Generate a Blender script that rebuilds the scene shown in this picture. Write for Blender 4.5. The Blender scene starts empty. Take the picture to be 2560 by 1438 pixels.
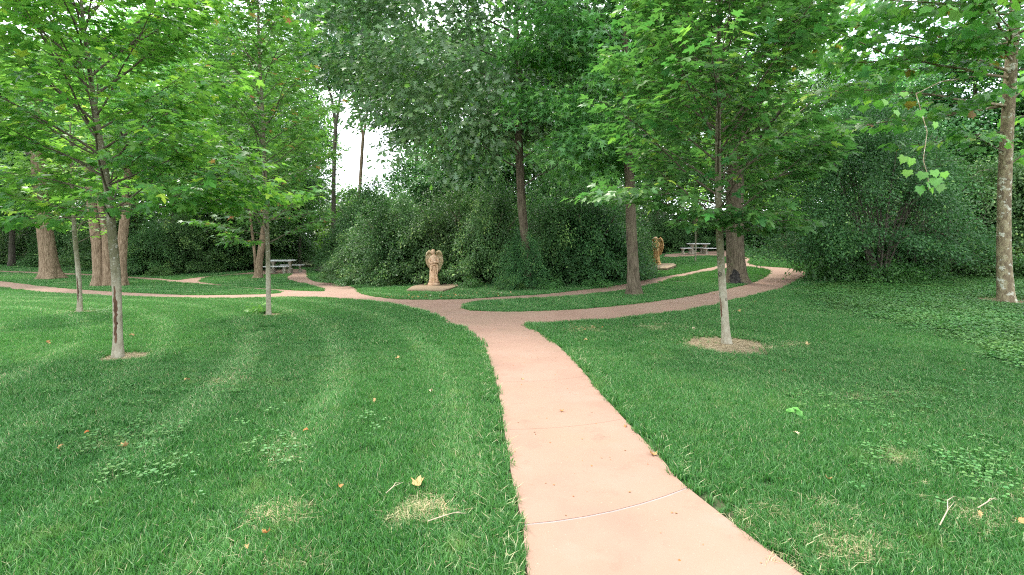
import bpy, math, random
import numpy as np
from mathutils import Vector, Matrix, noise
from mathutils.geometry import delaunay_2d_cdt

# ------------------------------------------------------------------ camera, light, exposure
S = bpy.context.scene
C = S.collection
F = 1280.0; HZ = 600.0; EYE = 1.6
cam_d = bpy.data.cameras.new('camera'); cam = bpy.data.objects.new('camera', cam_d); C.objects.link(cam)
cam.location = (0, 0, EYE); cam.rotation_euler = (math.radians(90), 0, 0)
cam_d.sensor_width = 36; cam_d.lens = 18.0
cam_d.shift_y = -(719 - HZ) / 2560.0
cam_d.clip_start = .05; cam_d.clip_end = 3000
S.camera = cam

SUN_EL, SUN_AZ = math.radians(58), math.radians(-38)     # from the upper left, beyond the trees
w = bpy.data.worlds.new('World'); S.world = w; w.use_nodes = True
nt = w.node_tree; N = nt.nodes; L = nt.links
N.clear()
out = N.new('ShaderNodeOutputWorld'); bg = N.new('ShaderNodeBackground'); bg.inputs['Strength'].default_value = .135
sky = N.new('ShaderNodeTexSky'); sky.sky_type = 'NISHITA'; sky.sun_disc = False
sky.sun_elevation = SUN_EL; sky.sun_rotation = SUN_AZ; sky.altitude = 100
tc = N.new('ShaderNodeTexCoord'); mp = N.new('ShaderNodeMapping'); mp.inputs['Scale'].default_value = (1, 1, 2.2)
nz = N.new('ShaderNodeTexNoise'); nz.inputs['Scale'].default_value = 2.3; nz.inputs['Detail'].default_value = 7
rp = N.new('ShaderNodeValToRGB'); rp.color_ramp.elements[0].position = .30; rp.color_ramp.elements[1].position = .52
rp.color_ramp.elements[0].color = (.55, .55, .55, 1)
mx = N.new('ShaderNodeMix'); mx.data_type = 'RGBA'
mx.inputs['B'].default_value = (6.6, 7.0, 7.4, 1)
L.new(tc.outputs['Generated'], mp.inputs['Vector']); L.new(mp.outputs['Vector'], nz.inputs['Vector'])
L.new(nz.outputs['Fac'], rp.inputs['Fac']); L.new(rp.outputs['Color'], mx.inputs['Factor'])
L.new(sky.outputs['Color'], mx.inputs['A']); L.new(mx.outputs['Result'], bg.inputs['Color'])
L.new(bg.outputs['Background'], out.inputs['Surface'])
sd = bpy.data.lights.new('sun', 'SUN'); sd.energy = 1.5; sd.angle = math.radians(12); sd.color = (1, .95, .86)
so = bpy.data.objects.new('sun', sd); C.objects.link(so)
d = Vector((math.sin(-SUN_AZ) * -math.cos(SUN_EL), math.cos(SUN_AZ) * math.cos(SUN_EL), math.sin(SUN_EL)))
so.rotation_euler = d.to_track_quat('Z', 'Y').to_euler(); so.location = d * 60
S.view_settings.view_transform = 'Standard'; S.view_settings.look = 'None'
S.view_settings.exposure = 2.05; S.view_settings.gamma = 1.0; S.view_settings.use_curve_mapping = False
S.render.engine = 'CYCLES'
cy = S.cycles
cy.max_bounces = 7; cy.diffuse_bounces = 3; cy.glossy_bounces = 2; cy.transmission_bounces = 5; cy.transparent_max_bounces = 4
cy.use_denoising = False; cy.pixel_filter_type = 'BLACKMAN_HARRIS'; cy.filter_width = 1.15; cy.caustics_reflective = False; cy.caustics_refractive = False
cy.sample_clamp_indirect = 6

R = random.Random(7)
G = np.random.default_rng(11)

# ------------------------------------------------------------------ terrain and projection
def sstep(a, b, x):
    t = np.clip((x - a) / (b - a), 0, 1); return t * t * (3 - 2 * t)
def height(x, y):
    return np.clip(.043 * np.asarray(x, float), -.38, 1.25) * sstep(10, 22, np.asarray(y, float))
def ground(px, py):
    """the point of the ground seen at a pixel of the photograph"""
    kx, kz = (px - 1280) / F, (HZ - py) / F
    lo, hi = .5, 90.0
    for _ in range(48):
        m = (lo + hi) / 2
        if EYE + kz * m > float(height(kx * m, m)): lo = m
        else: hi = m
    return Vector((kx * lo, lo, float(height(kx * lo, lo))))
def at(px, py, Y): return Vector(((px - 1280) / F * Y, Y, EYE + (HZ - py) / F * Y))
def gpos(x, y, dz=0): return Vector((x, y, float(height(x, y)) + dz))

# ------------------------------------------------------------------ helpers
def tag(o, label=None, cat=None, group=None, kind=None):
    if label: o['label'] = label
    if cat: o['category'] = cat
    if group: o['group'] = group
    if kind: o['kind'] = kind
    return o
def link(name, data, parent=None, mat=None):
    o = bpy.data.objects.new(name, data); C.objects.link(o)
    if parent is not None: o.parent = parent
    if mat is not None and data is not None and hasattr(data, 'materials') and not data.materials: data.materials.append(mat)
    return o
def empty(name, loc, rz=0):
    o = bpy.data.objects.new(name, None); o.empty_display_size = .2; C.objects.link(o)
    o.location = loc; o.rotation_euler = (0, 0, rz); return o

class MB:
    def __init__(s): s.v = []; s.f = []; s.a = []
    def add(s, vs, fs, a=.5):
        b = len(s.v); s.v += [tuple(v) for v in vs]; s.f += [tuple(i + b for i in f) for f in fs]; s.a += [a] * len(vs)
    def tube(s, pts, rad, sides=6, cap=True, rough=0, seed=0, a=.5, flare=None):
        pts = [Vector(p) for p in pts]; n = len(pts)
        up = Vector((.01, 1, .02)); vs = []; fs = []
        for i, p in enumerate(pts):
            t = (pts[min(i + 1, n - 1)] - pts[max(i - 1, 0)]).normalized()
            u = t.cross(up)
            if u.length < 1e-3: u = t.cross(Vector((1, 0, 0)))
            u.normalize(); v = t.cross(u).normalized(); up = v.cross(t) * -1 if False else up
            for k in range(sides):
                an = 2 * math.pi * k / sides
                r = rad[i]
                if rough:
                    q = Vector((math.cos(an) * 3.2 + seed, math.sin(an) * 3.2, p.z * 1.1 / max(rad[0], .05) * .14))
                    r *= 1 + rough * noise.noise(q * 2.6) + rough * .5 * noise.noise(q * 6.5)
                if flare: r *= 1 + flare(i / (n - 1), an)
                vs.append(p + (u * math.cos(an) + v * math.sin(an)) * r)
        for i in range(n - 1):
            for k in range(sides):
                k2 = (k + 1) % sides
                fs.append((i * sides + k, i * sides + k2, (i + 1) * sides + k2, (i + 1) * sides + k))
        if cap:
            fs.append(tuple(range(sides))[::-1]); fs.append(tuple((n - 1) * sides + k for k in range(sides)))
        s.add(vs, fs, a)
    def box(s, c, sz, rz=0, taper=1):
        cx, cy_, cz = c; x, y, z = sz[0] / 2, sz[1] / 2, sz[2] / 2; vs = []
        for dz in (-1, 1):
            tp = taper if dz > 0 else 1
            for dx, dy in ((-1, -1), (1, -1), (1, 1), (-1, 1)):
                X, Y = dx * x * tp, dy * y * tp
                vs.append((cx + X * math.cos(rz) - Y * math.sin(rz), cy_ + X * math.sin(rz) + Y * math.cos(rz), cz + dz * z))
        s.add(vs, [(3, 2, 1, 0), (4, 5, 6, 7), (0, 1, 5, 4), (1, 2, 6, 5), (2, 3, 7, 6), (3, 0, 4, 7)])
    def mesh(s, name, mat, smooth=True):
        me = bpy.data.meshes.new(name); me.from_pydata(s.v, [], s.f); me.materials.append(mat)
        if smooth: me.polygons.foreach_set('use_smooth', [True] * len(me.polygons))
        at_ = me.attributes.new('v', 'FLOAT', 'POINT'); at_.data.foreach_set('value', s.a)
        me.update(); return me
    def build(s, name, mat, parent=None, smooth=True): return link(name, s.mesh(name, mat, smooth), parent)

def np_mesh(name, V, T, mat, var=None, smooth=False):
    """triangle mesh from numpy arrays"""
    me = bpy.data.meshes.new(name)
    me.vertices.add(len(V)); me.vertices.foreach_set('co', np.ascontiguousarray(V, np.float32).ravel())
    me.loops.add(T.size); me.polygons.add(len(T))
    me.loops.foreach_set('vertex_index', np.ascontiguousarray(T, np.int32).ravel())
    me.polygons.foreach_set('loop_start', np.arange(0, T.size, 3, dtype=np.int32))
    me.polygons.foreach_set('loop_total', np.full(len(T), 3, np.int32))
    if smooth: me.polygons.foreach_set('use_smooth', np.ones(len(T), bool))
    if var is not None:
        a = me.attributes.new('v', 'FLOAT', 'POINT'); a.data.foreach_set('value', np.ascontiguousarray(var, np.float32))
    me.materials.append(mat); me.update(calc_edges=True); return me

# ------------------------------------------------------------------ materials
def mat(name):
    m = bpy.data.materials.new(name); m.use_nodes = True; n = m.node_tree.nodes; n.clear()
    return m, n, m.node_tree.links
def ramp(n, stops):
    r = n.new('ShaderNodeValToRGB'); e = r.color_ramp.elements
    while len(e) < len(stops): e.new(.5)
    for el, (p, c) in zip(e, stops): el.position = p; el.color = (*c, 1)
    return r
def noise_n(n, l, scale, detail=4, vec=None, rough=.5, sc=None, dist=0):
    t = n.new('ShaderNodeTexNoise'); t.inputs['Scale'].default_value = scale; t.inputs['Detail'].default_value = detail
    t.inputs['Roughness'].default_value = rough; t.inputs['Distortion'].default_value = dist
    if vec is not None:
        if sc:
            m = n.new('ShaderNodeMapping'); m.inputs['Scale'].default_value = sc; l.new(vec, m.inputs['Vector']); vec = m.outputs['Vector']
        l.new(vec, t.inputs['Vector'])
    return t
def mixc(n, l, f, a, b, mode='MIX'):
    m = n.new('ShaderNodeMix'); m.data_type = 'RGBA'; m.blend_type = mode
    for k, v in (('Factor', f), ('A', a), ('B', b)):
        if isinstance(v, (int, float)): m.inputs[k].default_value = v
        elif isinstance(v, tuple): m.inputs[k].default_value = (*v, 1)
        else: l.new(v, m.inputs[k])
    return m.outputs['Result']

def leaf_mat(name, stops, trans=.34, rough=.42, spec=.5, tcol=(.16, .38, .03), under=1.35, hue=.03, val=.3, gain=1.6):
    m, n, l = mat(name)
    a = n.new('ShaderNodeAttribute'); a.attribute_name = 'v'
    r = ramp(n, [(q, tuple(min(.6, x * (gain * k_ if c[0] < .3 else 1)) for x, k_ in zip(c, (1.28, 1.04, .85)))) for q, c in stops]); l.new(a.outputs['Fac'], r.inputs['Fac'])
    oi = n.new('ShaderNodeObjectInfo')
    hs = n.new('ShaderNodeHueSaturation')
    ov = n.new('ShaderNodeMapRange'); ov.inputs['To Min'].default_value = 1 - val * .3; ov.inputs['To Max'].default_value = 1 + val * .45; orr = n.new('ShaderNodeMath'); orr.operation = 'FRACT'; om = n.new('ShaderNodeMath'); om.operation = 'MULTIPLY'; om.inputs[1].default_value = 7.31; l.new(oi.outputs['Random'], om.inputs[0]); l.new(om.outputs[0], orr.inputs[0]); l.new(orr.outputs[0], ov.inputs['Value']); vm = n.new('ShaderNodeMath'); vm.operation = 'MULTIPLY'; l.new(ov.outputs[0], vm.inputs[0])
    mh = n.new('ShaderNodeMapRange'); mh.inputs['To Min'].default_value = .5 - hue; mh.inputs['To Max'].default_value = .5 + hue * .5
    mv = n.new('ShaderNodeMapRange'); mv.inputs['To Min'].default_value = 1 - val * .5; mv.inputs['To Max'].default_value = 1 + val * .5
    l.new(oi.outputs['Random'], mh.inputs['Value']); l.new(mh.outputs[0], hs.inputs['Hue'])
    ge = n.new('ShaderNodeNewGeometry')
    bn = noise_n(n, l, .55, 2, ge.outputs['Position']); l.new(bn.outputs['Fac'], mv.inputs['Value']); mv.inputs['From Min'].default_value = .3; mv.inputs['From Max'].default_value = .7
    l.new(mv.outputs[0], vm.inputs[1]); l.new(vm.outputs[0], hs.inputs['Value']); l.new(r.outputs['Color'], hs.inputs['Color'])
    und = mixc(n, l, ge.outputs['Backfacing'], hs.outputs['Color'], mixc(n, l, 1.0, hs.outputs['Color'], (under, under * .98, under * 1.25), 'MULTIPLY'))
    p = n.new('ShaderNodeBsdfPrincipled'); l.new(und, p.inputs['Base Color']); p.inputs['Roughness'].default_value = rough
    p.inputs['Specular IOR Level'].default_value = spec
    t = n.new('ShaderNodeBsdfTranslucent'); l.new(mixc(n, l, .45, hs.outputs['Color'], tcol), t.inputs['Color'])
    ms = n.new('ShaderNodeMixShader'); ms.inputs['Fac'].default_value = trans
    o = n.new('ShaderNodeOutputMaterial')
    l.new(p.outputs[0], ms.inputs[1]); l.new(t.outputs[0], ms.inputs[2]); l.new(ms.outputs[0], o.inputs['Surface'])
    return m

M = {}
# stops run dark mature leaf -> common -> young yellow green ; .93+ is rare
M['maple'] = leaf_mat('maple_leaf', [(0, (.020, .075, .022)), (.45, (.034, .12, .032)), (.8, (.06, .19, .035)), (.97, (.17, .32, .04))], .52, .42, .42, (.30, .58, .05), gain=1.9)
M['maple_dark'] = leaf_mat('maple_leaf_dark', [(0, (.016, .066, .024)), (.5, (.026, .102, .034)), (.85, (.045, .16, .038)), (1, (.13, .28, .045))], .42, .42, .5, (.13, .42, .05), gain=1.7)
M['maple_red'] = leaf_mat('maple_leaf_reddish', [(0, (.022, .082, .026)), (.55, (.036, .12, .034)), (.9, (.07, .20, .04)), (.96, (.20, .32, .04)), (.975, (.5, .26, .10)), (1, (.55, .22, .10))], .42, .42, .5, (.16, .42, .03), gain=1.75)
M['sycamore'] = leaf_mat('sycamore_leaf', [(0, (.025, .10, .03)), (.5, (.042, .15, .04)), (.9, (.09, .25, .045)), (.985, (.2, .33, .05)), (1, (.30, .10, .03))], .48, .42, .5, (.18, .5, .04), gain=1.7)
M['oak'] = leaf_mat('oak_leaf', [(0, (.024, .072, .036)), (.5, (.040, .105, .052)), (.92, (.06, .14, .06)), (1, (.06, .24, .03))], .30, .38, .6, (.09, .30, .04), 1.7, gain=2.15)
M['star'] = leaf_mat('star_leaf', [(0, (.02, .08, .03)), (.5, (.035, .13, .04)), (1, (.08, .25, .05))], .40, .4, .5, (.12, .42, .04), gain=1.9)
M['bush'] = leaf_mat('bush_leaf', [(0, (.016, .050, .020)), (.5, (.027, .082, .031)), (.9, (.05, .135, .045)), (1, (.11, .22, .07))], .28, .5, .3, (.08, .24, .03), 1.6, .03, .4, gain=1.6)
M['forest'] = leaf_mat('forest_leaf', [(0, (.016, .055, .022)), (.5, (.028, .092, .034)), (.9, (.05, .15, .045)), (1, (.1, .24, .05))], .42, .42, .5, (.11, .36, .03), 1.4, .035, .45, gain=1.8)
M['forest_light'] = leaf_mat('forest_leaf_light', [(0, (.022, .07, .02)), (.5, (.038, .12, .03)), (.9, (.07, .19, .04)), (1, (.14, .28, .05))], .46, .42, .45, (.18, .44, .04), 1.3, .03, .35, gain=2.0)
M['ivy'] = leaf_mat('ground_ivy_leaf', [(0, (.018, .07, .022)), (.5, (.034, .115, .034)), (1, (.06, .17, .05))], .25, .5, .4, (.1, .3, .03), 1.2)
M['weed'] = leaf_mat('weed_leaf', [(0, (.03, .12, .03)), (1, (.07, .22, .05))], .3, .5, .4, (.12, .4, .03))
M['low'] = leaf_mat('low_plant_leaf', [(0, (.018, .065, .02)), (.5, (.03, .10, .03)), (1, (.055, .16, .04))], .3, .45, .45, (.1, .34, .03), gain=1.4)
M['dry'] = leaf_mat('dry_leaf', [(0, (.22, .085, .03)), (.35, (.38, .20, .08)), (.7, (.44, .31, .14)), (1, (.5, .42, .28))], .15, .7, .2, (.6, .35, .1), 1.1, 0, .1)

def grass_material(name, far=False):
    m, n, l = mat(name)
    a = n.new('ShaderNodeAttribute'); a.attribute_name = 'v'
    ge = n.new('ShaderNodeNewGeometry')
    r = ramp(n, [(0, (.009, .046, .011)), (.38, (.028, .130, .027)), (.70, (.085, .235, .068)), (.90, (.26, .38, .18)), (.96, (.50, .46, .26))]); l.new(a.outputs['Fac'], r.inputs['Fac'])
    n1 = noise_n(n, l, .42, 4, ge.outputs['Position'], .55)
    f1 = n.new('ShaderNodeMapRange'); f1.inputs['From Min'].default_value = .40; f1.inputs['From Max'].default_value = .66; f1.inputs['To Max'].default_value = .75
    l.new(n1.outputs['Fac'], f1.inputs['Value'])
    c1 = mixc(n, l, f1.outputs[0], r.outputs['Color'], mixc(n, l, 1.0, r.outputs['Color'], (1.6, 1.3, 1.45), 'MULTIPLY'))
    n2 = noise_n(n, l, 2.6, 4, ge.outputs['Position'], .6)
    f2 = n.new('ShaderNodeMapRange'); f2.inputs['From Min'].default_value = .58; f2.inputs['From Max'].default_value = .74; f2.inputs['To Max'].default_value = .45
    l.new(n2.outputs['Fac'], f2.inputs['Value'])
    c2 = mixc(n, l, f2.outputs[0], c1, (.20, .30, .085))
    # mown bands running out from where the photograph was taken
    sep = n.new('ShaderNodeSeparateXYZ'); l.new(ge.outputs['Position'], sep.inputs[0])
    dv = n.new('ShaderNodeVectorMath'); dv.operation = 'DISTANCE'; l.new(ge.outputs['Position'], dv.inputs[0]); dv.inputs[1].default_value = (-16, 2, 0)
    sn = n.new('ShaderNodeMath'); sn.operation = 'MULTIPLY'; l.new(dv.outputs['Value'], sn.inputs[0]); sn.inputs[1].default_value = 5.3
    si = n.new('ShaderNodeMath'); si.operation = 'SINE'; l.new(sn.outputs[0], si.inputs[0])
    sm = n.new('ShaderNodeMapRange'); sm.inputs['From Min'].default_value = .3; sm.inputs['From Max'].default_value = 1; sm.inputs['To Max'].default_value = 1.0
    l.new(si.outputs[0], sm.inputs['Value'])
    xm = n.new('ShaderNodeMapRange'); xm.inputs['From Min'].default_value = -.3; xm.inputs['From Max'].default_value = 1.2; xm.inputs['To Min'].default_value = 1; xm.inputs['To Max'].default_value = .18; l.new(sep.outputs['X'], xm.inputs['Value'])
    nm = noise_n(n, l, .5, 3, ge.outputs['Position']); nr_ = n.new('ShaderNodeMapRange'); nr_.inputs['From Min'].default_value = .30; nr_.inputs['From Max'].default_value = .56; l.new(nm.outputs['Fac'], nr_.inputs['Value'])
    m1 = n.new('ShaderNodeMath'); m1.operation = 'MULTIPLY'; l.new(xm.outputs[0], m1.inputs[0]); l.new(nr_.outputs[0], m1.inputs[1])
    m2 = n.new('ShaderNodeMath'); m2.operation = 'MULTIPLY'; l.new(m1.outputs[0], m2.inputs[0]); l.new(sm.outputs[0], m2.inputs[1])
    c3 = mixc(n, l, m2.outputs[0], c2, mixc(n, l, 1.0, c2, (1.85, 1.45, 1.75), 'MULTIPLY'))
    p = n.new('ShaderNodeBsdfPrincipled'); l.new(c3, p.inputs['Base Color']); p.inputs['Roughness'].default_value = .5
    p.inputs['Specular IOR Level'].default_value = .35
    t = n.new('ShaderNodeBsdfTranslucent'); l.new(mixc(n, l, .4, c3, (.16, .5, .05)), t.inputs['Color'])
    ms = n.new('ShaderNodeMixShader'); ms.inputs['Fac'].default_value = .38
    o = n.new('ShaderNodeOutputMaterial')
    l.new(p.outputs[0], ms.inputs[1]); l.new(t.outputs[0], ms.inputs[2]); l.new(ms.outputs[0], o.inputs['Surface'])
    return m
M['grass'] = grass_material('grass_blade')

def solid(name, stops, scale=8, detail=6, rough=.85, bump=.3, bscale=40, sc=None, bdist=.01, spots=None, dist=0, spec=.3):
    m, n, l = mat(name)
    tcd = n.new('ShaderNodeTexCoord'); vec = tcd.outputs['Object']
    nn = noise_n(n, l, scale, detail, vec, .6, sc, dist); r = ramp(n, stops); l.new(nn.outputs['Fac'], r.inputs['Fac'])
    col = r.outputs['Color']
    if spots:
        for ss, lo, hi, c in spots:
            n3 = noise_n(n, l, ss, 5, vec, .65); f = n.new('ShaderNodeMapRange'); f.inputs['From Min'].default_value = lo; f.inputs['From Max'].default_value = hi
            l.new(n3.outputs['Fac'], f.inputs['Value']); col = mixc(n, l, f.outputs[0], col, c)
    p = n.new('ShaderNodeBsdfPrincipled'); p.inputs['Roughness'].default_value = rough; p.inputs['Specular IOR Level'].default_value = spec
    l.new(col, p.inputs['Base Color'])
    if bump:
        b = noise_n(n, l, bscale, 6, vec, .65, sc); bp = n.new('ShaderNodeBump'); bp.inputs['Strength'].default_value = bump; bp.inputs['Distance'].default_value = bdist
        l.new(b.outputs['Fac'], bp.inputs['Height']); l.new(bp.outputs[0], p.inputs['Normal'])
    o = n.new('ShaderNodeOutputMaterial'); l.new(p.outputs[0], o.inputs['Surface']); return m

M['soil'] = solid('soil_and_thatch', [(.3, (.030, .040, .016)), (.6, (.05, .062, .024)), (.8, (.08, .07, .035))], 9, 8, .95, .5, 60, bdist=.02)
M['path'] = solid('salmon_concrete', [(.25, (.215, .128, .093)), (.5, (.256, .155, .113)), (.8, (.285, .179, .134))], 1.3, 6, .82, .25, 300, bdist=.002,
                  spots=[(.35, .48, .68, (.235, .158, .108)), (140, .62, .78, (.20, .125, .088)), (3.5, .58, .76, (.190, .122, .088)), (1.1, .56, .70, (.265, .172, .130)), (60, .66, .72, (.34, .25, .19))])
M['joint'] = solid('pale_joint_filler', [(.3, (.235, .18, .165)), (.7, (.29, .23, .21))], 30, 4, .8, .2, 200)
M['pad'] = solid('tan_concrete', [(.3, (.20, .14, .085)), (.6, (.25, .18, .112)), (.8, (.29, .215, .145))], 3, 6, .85, .3, 150, bdist=.004)
M['pad_side'] = M['pad']
M['mulch'] = solid('straw_dirt', [(.25, (.09, .062, .035)), (.48, (.22, .165, .095)), (.7, (.36, .29, .185))], 22, 8, .95, .9, 60, bdist=.02)
M['straw'] = solid('straw', [(.3, (.34, .26, .14)), (.7, (.56, .47, .31))], 20, 3, .9, 0)
M['bark_young'] = solid('young_maple_bark', [(.3, (.085, .078, .042)), (.55, (.14, .13, .075)), (.8, (.23, .215, .15))], 14, 8, .85, .7, 45, (1, 1, .45), .008,
                        spots=[(26, .56, .66, (.36, .35, .29)), (5, .55, .75, (.13, .14, .06))])
M['bark_pale_unused'] = None if True else solid('pale_lower_bark', [(.3, (.30, .25, .18)), (.55, (.42, .37, .28)), (.8, (.55, .50, .41))], 13, 8, .85, .6, 45, (1, 1, .45), .008,
                        spots=[(20, .60, .70, (.60, .58, .50)), (7, .6, .75, (.24, .22, .13))])
def young_bark():
    m = M['bark_young']; n = m.node_tree.nodes; l = m.node_tree.links
    p = next(x for x in n if x.type == 'BSDF_PRINCIPLED'); old = p.inputs['Base Color'].links[0].from_socket
    t = n.new('ShaderNodeTexCoord'); sp = n.new('ShaderNodeSeparateXYZ'); l.new(t.outputs['Object'], sp.inputs[0])
    nn = noise_n(n, l, 9, 6, t.outputs['Object'], .6, (1, 1, .4)); ma = n.new('ShaderNodeMath'); ma.operation = 'MULTIPLY_ADD'; l.new(nn.outputs['Fac'], ma.inputs[0]); ma.inputs[1].default_value = -1.5; l.new(sp.outputs['Z'], ma.inputs[2])
    f = n.new('ShaderNodeMapRange'); f.inputs['From Min'].default_value = .10; f.inputs['From Max'].default_value = .55; f.inputs['To Min'].default_value = 1; f.inputs['To Max'].default_value = 0; l.new(ma.outputs[0], f.inputs['Value'])
    n2 = noise_n(n, l, 16, 7, t.outputs['Object'], .65, (1, 1, .5)); r2 = ramp(n, [(.3, (.19, .16, .11)), (.5, (.29, .26, .19)), (.75, (.40, .38, .30))]); l.new(n2.outputs['Fac'], r2.inputs['Fac'])
    l.new(mixc(n, l, f.outputs[0], old, r2.outputs['Color']), p.inputs['Base Color'])
young_bark()
M['bark_twig'] = solid('dark_branch_bark', [(.3, (.06, .048, .030)), (.7, (.13, .105, .07))], 12, 5, .85, .3, 50)
M['bark_old'] = solid('furrowed_bark', [(.30, (.035, .026, .017)), (.48, (.095, .074, .048)), (.62, (.15, .12, .082)), (.8, (.22, .18, .13))], 26, 9, .95, 1.0, 30, (1, 1, .13), .03, spots=[(3, .55, .8, (.14, .14, .07))], dist=.5)
M['bark_tan'] = solid('tan_bark', [(.30, (.08, .052, .030)), (.48, (.185, .130, .080)), (.62, (.28, .205, .135)), (.8, (.36, .28, .195))], 22, 9, .95, 1.0, 26, (1, 1, .2), .03, dist=.5)
M['bark_dark'] = solid('dark_bark', [(.3, (.04, .034, .026)), (.55, (.10, .085, .065)), (.8, (.18, .155, .12))], 18, 8, .95, .9, 30, (1, 1, .15), .03, spots=[(2, .5, .8, (.07, .09, .04))])
M['bark_syc'] = solid('flaking_sycamore_bark', [(.34, (.12, .088, .055)), (.48, (.19, .145, .09)), (.56, (.27, .22, .13)), (.7, (.34, .30, .20))], 9, 10, .9, 1.0, 16, (1, 1, .55), .03,
                      spots=[(7, .57, .60, (.48, .46, .37)), (30, .63, .68, (.11, .075, .045))], dist=.8)
M['wound'] = solid('split_bark_wound', [(.35, (.035, .018, .011)), (.55, (.11, .055, .032)), (.75, (.24, .17, .11))], 18, 6, .95, .8, 40, (1, 1, .2), .01)
M['scorch'] = solid('scorched_bark', [(.35, (.010, .009, .009)), (.65, (.05, .044, .038))], 20, 6, .95, .8, 40, (1, 1, .2), .01)
M['concrete'] = solid('weathered_concrete', [(.3, (.40, .41, .40)), (.6, (.56, .57, .56)), (.8, (.64, .64, .62))], 5, 7, .85, .4, 70, spots=[(9, .60, .72, (.26, .26, .20))])
M['concrete_warm'] = solid('stained_concrete', [(.3, (.22, .20, .15)), (.6, (.36, .33, .26)), (.8, (.48, .45, .37))], 7, 7, .9, .5, 70)
M['statue'] = solid('weathered_cast_stone', [(.25, (.34, .185, .10)), (.5, (.50, .325, .205)), (.8, (.57, .44, .32))], 6, 7, .8, .6, 60, bdist=.006,
                    spots=[(11, .56, .68, (.34, .24, .09)), (30, .62, .70, (.20, .14, .07))])
M['statue_wing'] = solid('mossy_cast_stone', [(.25, (.30, .21, .09)), (.5, (.46, .36, .21)), (.8, (.56, .48, .34))], 9, 7, .85, .6, 60, bdist=.006,
                    spots=[(16, .58, .68, (.26, .20, .08)), (34, .60, .68, (.14, .10, .06))])
M['statue_ochre'] = solid('ochre_cast_stone', [(.25, (.36, .19, .07)), (.5, (.56, .34, .15)), (.8, (.70, .52, .33))], 8, 7, .85, .6, 60, bdist=.006,
                    spots=[(15, .56, .66, (.20, .12, .045))])
M['twig_pale'] = solid('dry_pale_twig', [(.3, (.34, .27, .18)), (.7, (.5, .42, .30))], 20, 3, .9, 0)

# ------------------------------------------------------------------ leaves
def fan(half, centre, droop=.22, fold=.10):
    pts = half + [(-x, y) for x, y in half[::-1] if abs(x) > 1e-6]
    pts = [pts[0]] + [p for i, p in enumerate(pts[1:]) if p != pts[0]]
    v = [(centre[0], centre[1], 0.0)] + [(x, y, fold * abs(x) - droop * (x * x + (y - centre[1]) ** 2)) for x, y in pts]
    n = len(pts); t = [(0, i + 1, (i + 1) % n + 1) for i in range(n)]
    # keep the faces turned up
    t = [(a, c, b) for a, b, c in t] if ((v[1][0] - v[0][0]) * (v[2][1] - v[0][1]) - (v[1][1] - v[0][1]) * (v[2][0] - v[0][0])) < 0 else t
    return np.array(v), np.array(t)
LEAF = {
 'maple': fan([(0, .02), (.20, -.06), (.47, .02), (.31, .17), (.64, .52), (.37, .45), (.15, .48), (.21, .74), (0, 1.04)], (0, .27)),
 'maple_mid': fan([(0, .02), (.46, .0), (.30, .19), (.62, .52), (.15, .47), (0, 1.0)], (0, .27)),
 'star': fan([(0, .02), (.45, -.02), (.15, .22), (.60, .52), (.10, .42), (0, 1.05)], (0, .27), .3),
 'oak': fan([(0, 0), (.06, .16), (.22, .24), (.10, .36), (.33, .50), (.14, .60), (.33, .80), (.12, .86), (0, 1)], (0, .5), .3, .15),
 'sycamore': fan([(0, .06), (.30, -.07), (.52, .08), (.45, .25), (.64, .46), (.36, .52), (.30, .70), (.14, .74), (0, 1.0)], (0, .28), .3),
 'rhomb': (np.array([(0, 0, 0), (.27, .45, .06), (0, 1, -.1), (-.27, .45, .06)]), np.array([(0, 1, 2), (0, 2, 3)])),
 'broad': (np.array([(0, 0, 0), (.36, .42, .05), (0, 1, -.12), (-.36, .42, .05)]), np.array([(0, 1, 2), (0, 2, 3)])),
}
def frames(ax, nr):
    ax = ax / np.maximum(np.linalg.norm(ax, axis=1, keepdims=True), 1e-6)
    sd_ = np.cross(ax, nr); sd_ /= np.maximum(np.linalg.norm(sd_, axis=1, keepdims=True), 1e-6)
    nr = np.cross(sd_, ax); return sd_, ax, nr
def leaf_arrays(shape, P_, ax, nr, sz):
    V, T = LEAF[shape]; s_, a_, n_ = frames(ax, nr)
    out_ = P_[:, None, :] + sz[:, None, None] * (V[None, :, 0:1] * s_[:, None, :] + V[None, :, 1:2] * a_[:, None, :] + V[None, :, 2:3] * n_[:, None, :])
    k = len(V); tr = T[None] + (np.arange(len(P_)) * k)[:, None, None]
    return out_.reshape(-1, 3), tr.reshape(-1, 3), k
def leaf_mesh(name, shape, P_, ax, nr, sz, var, m):
    V, T, k = leaf_arrays(shape, P_, ax, nr, sz)
    return np_mesh(name, V, T, m, np.repeat(var, k))

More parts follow.
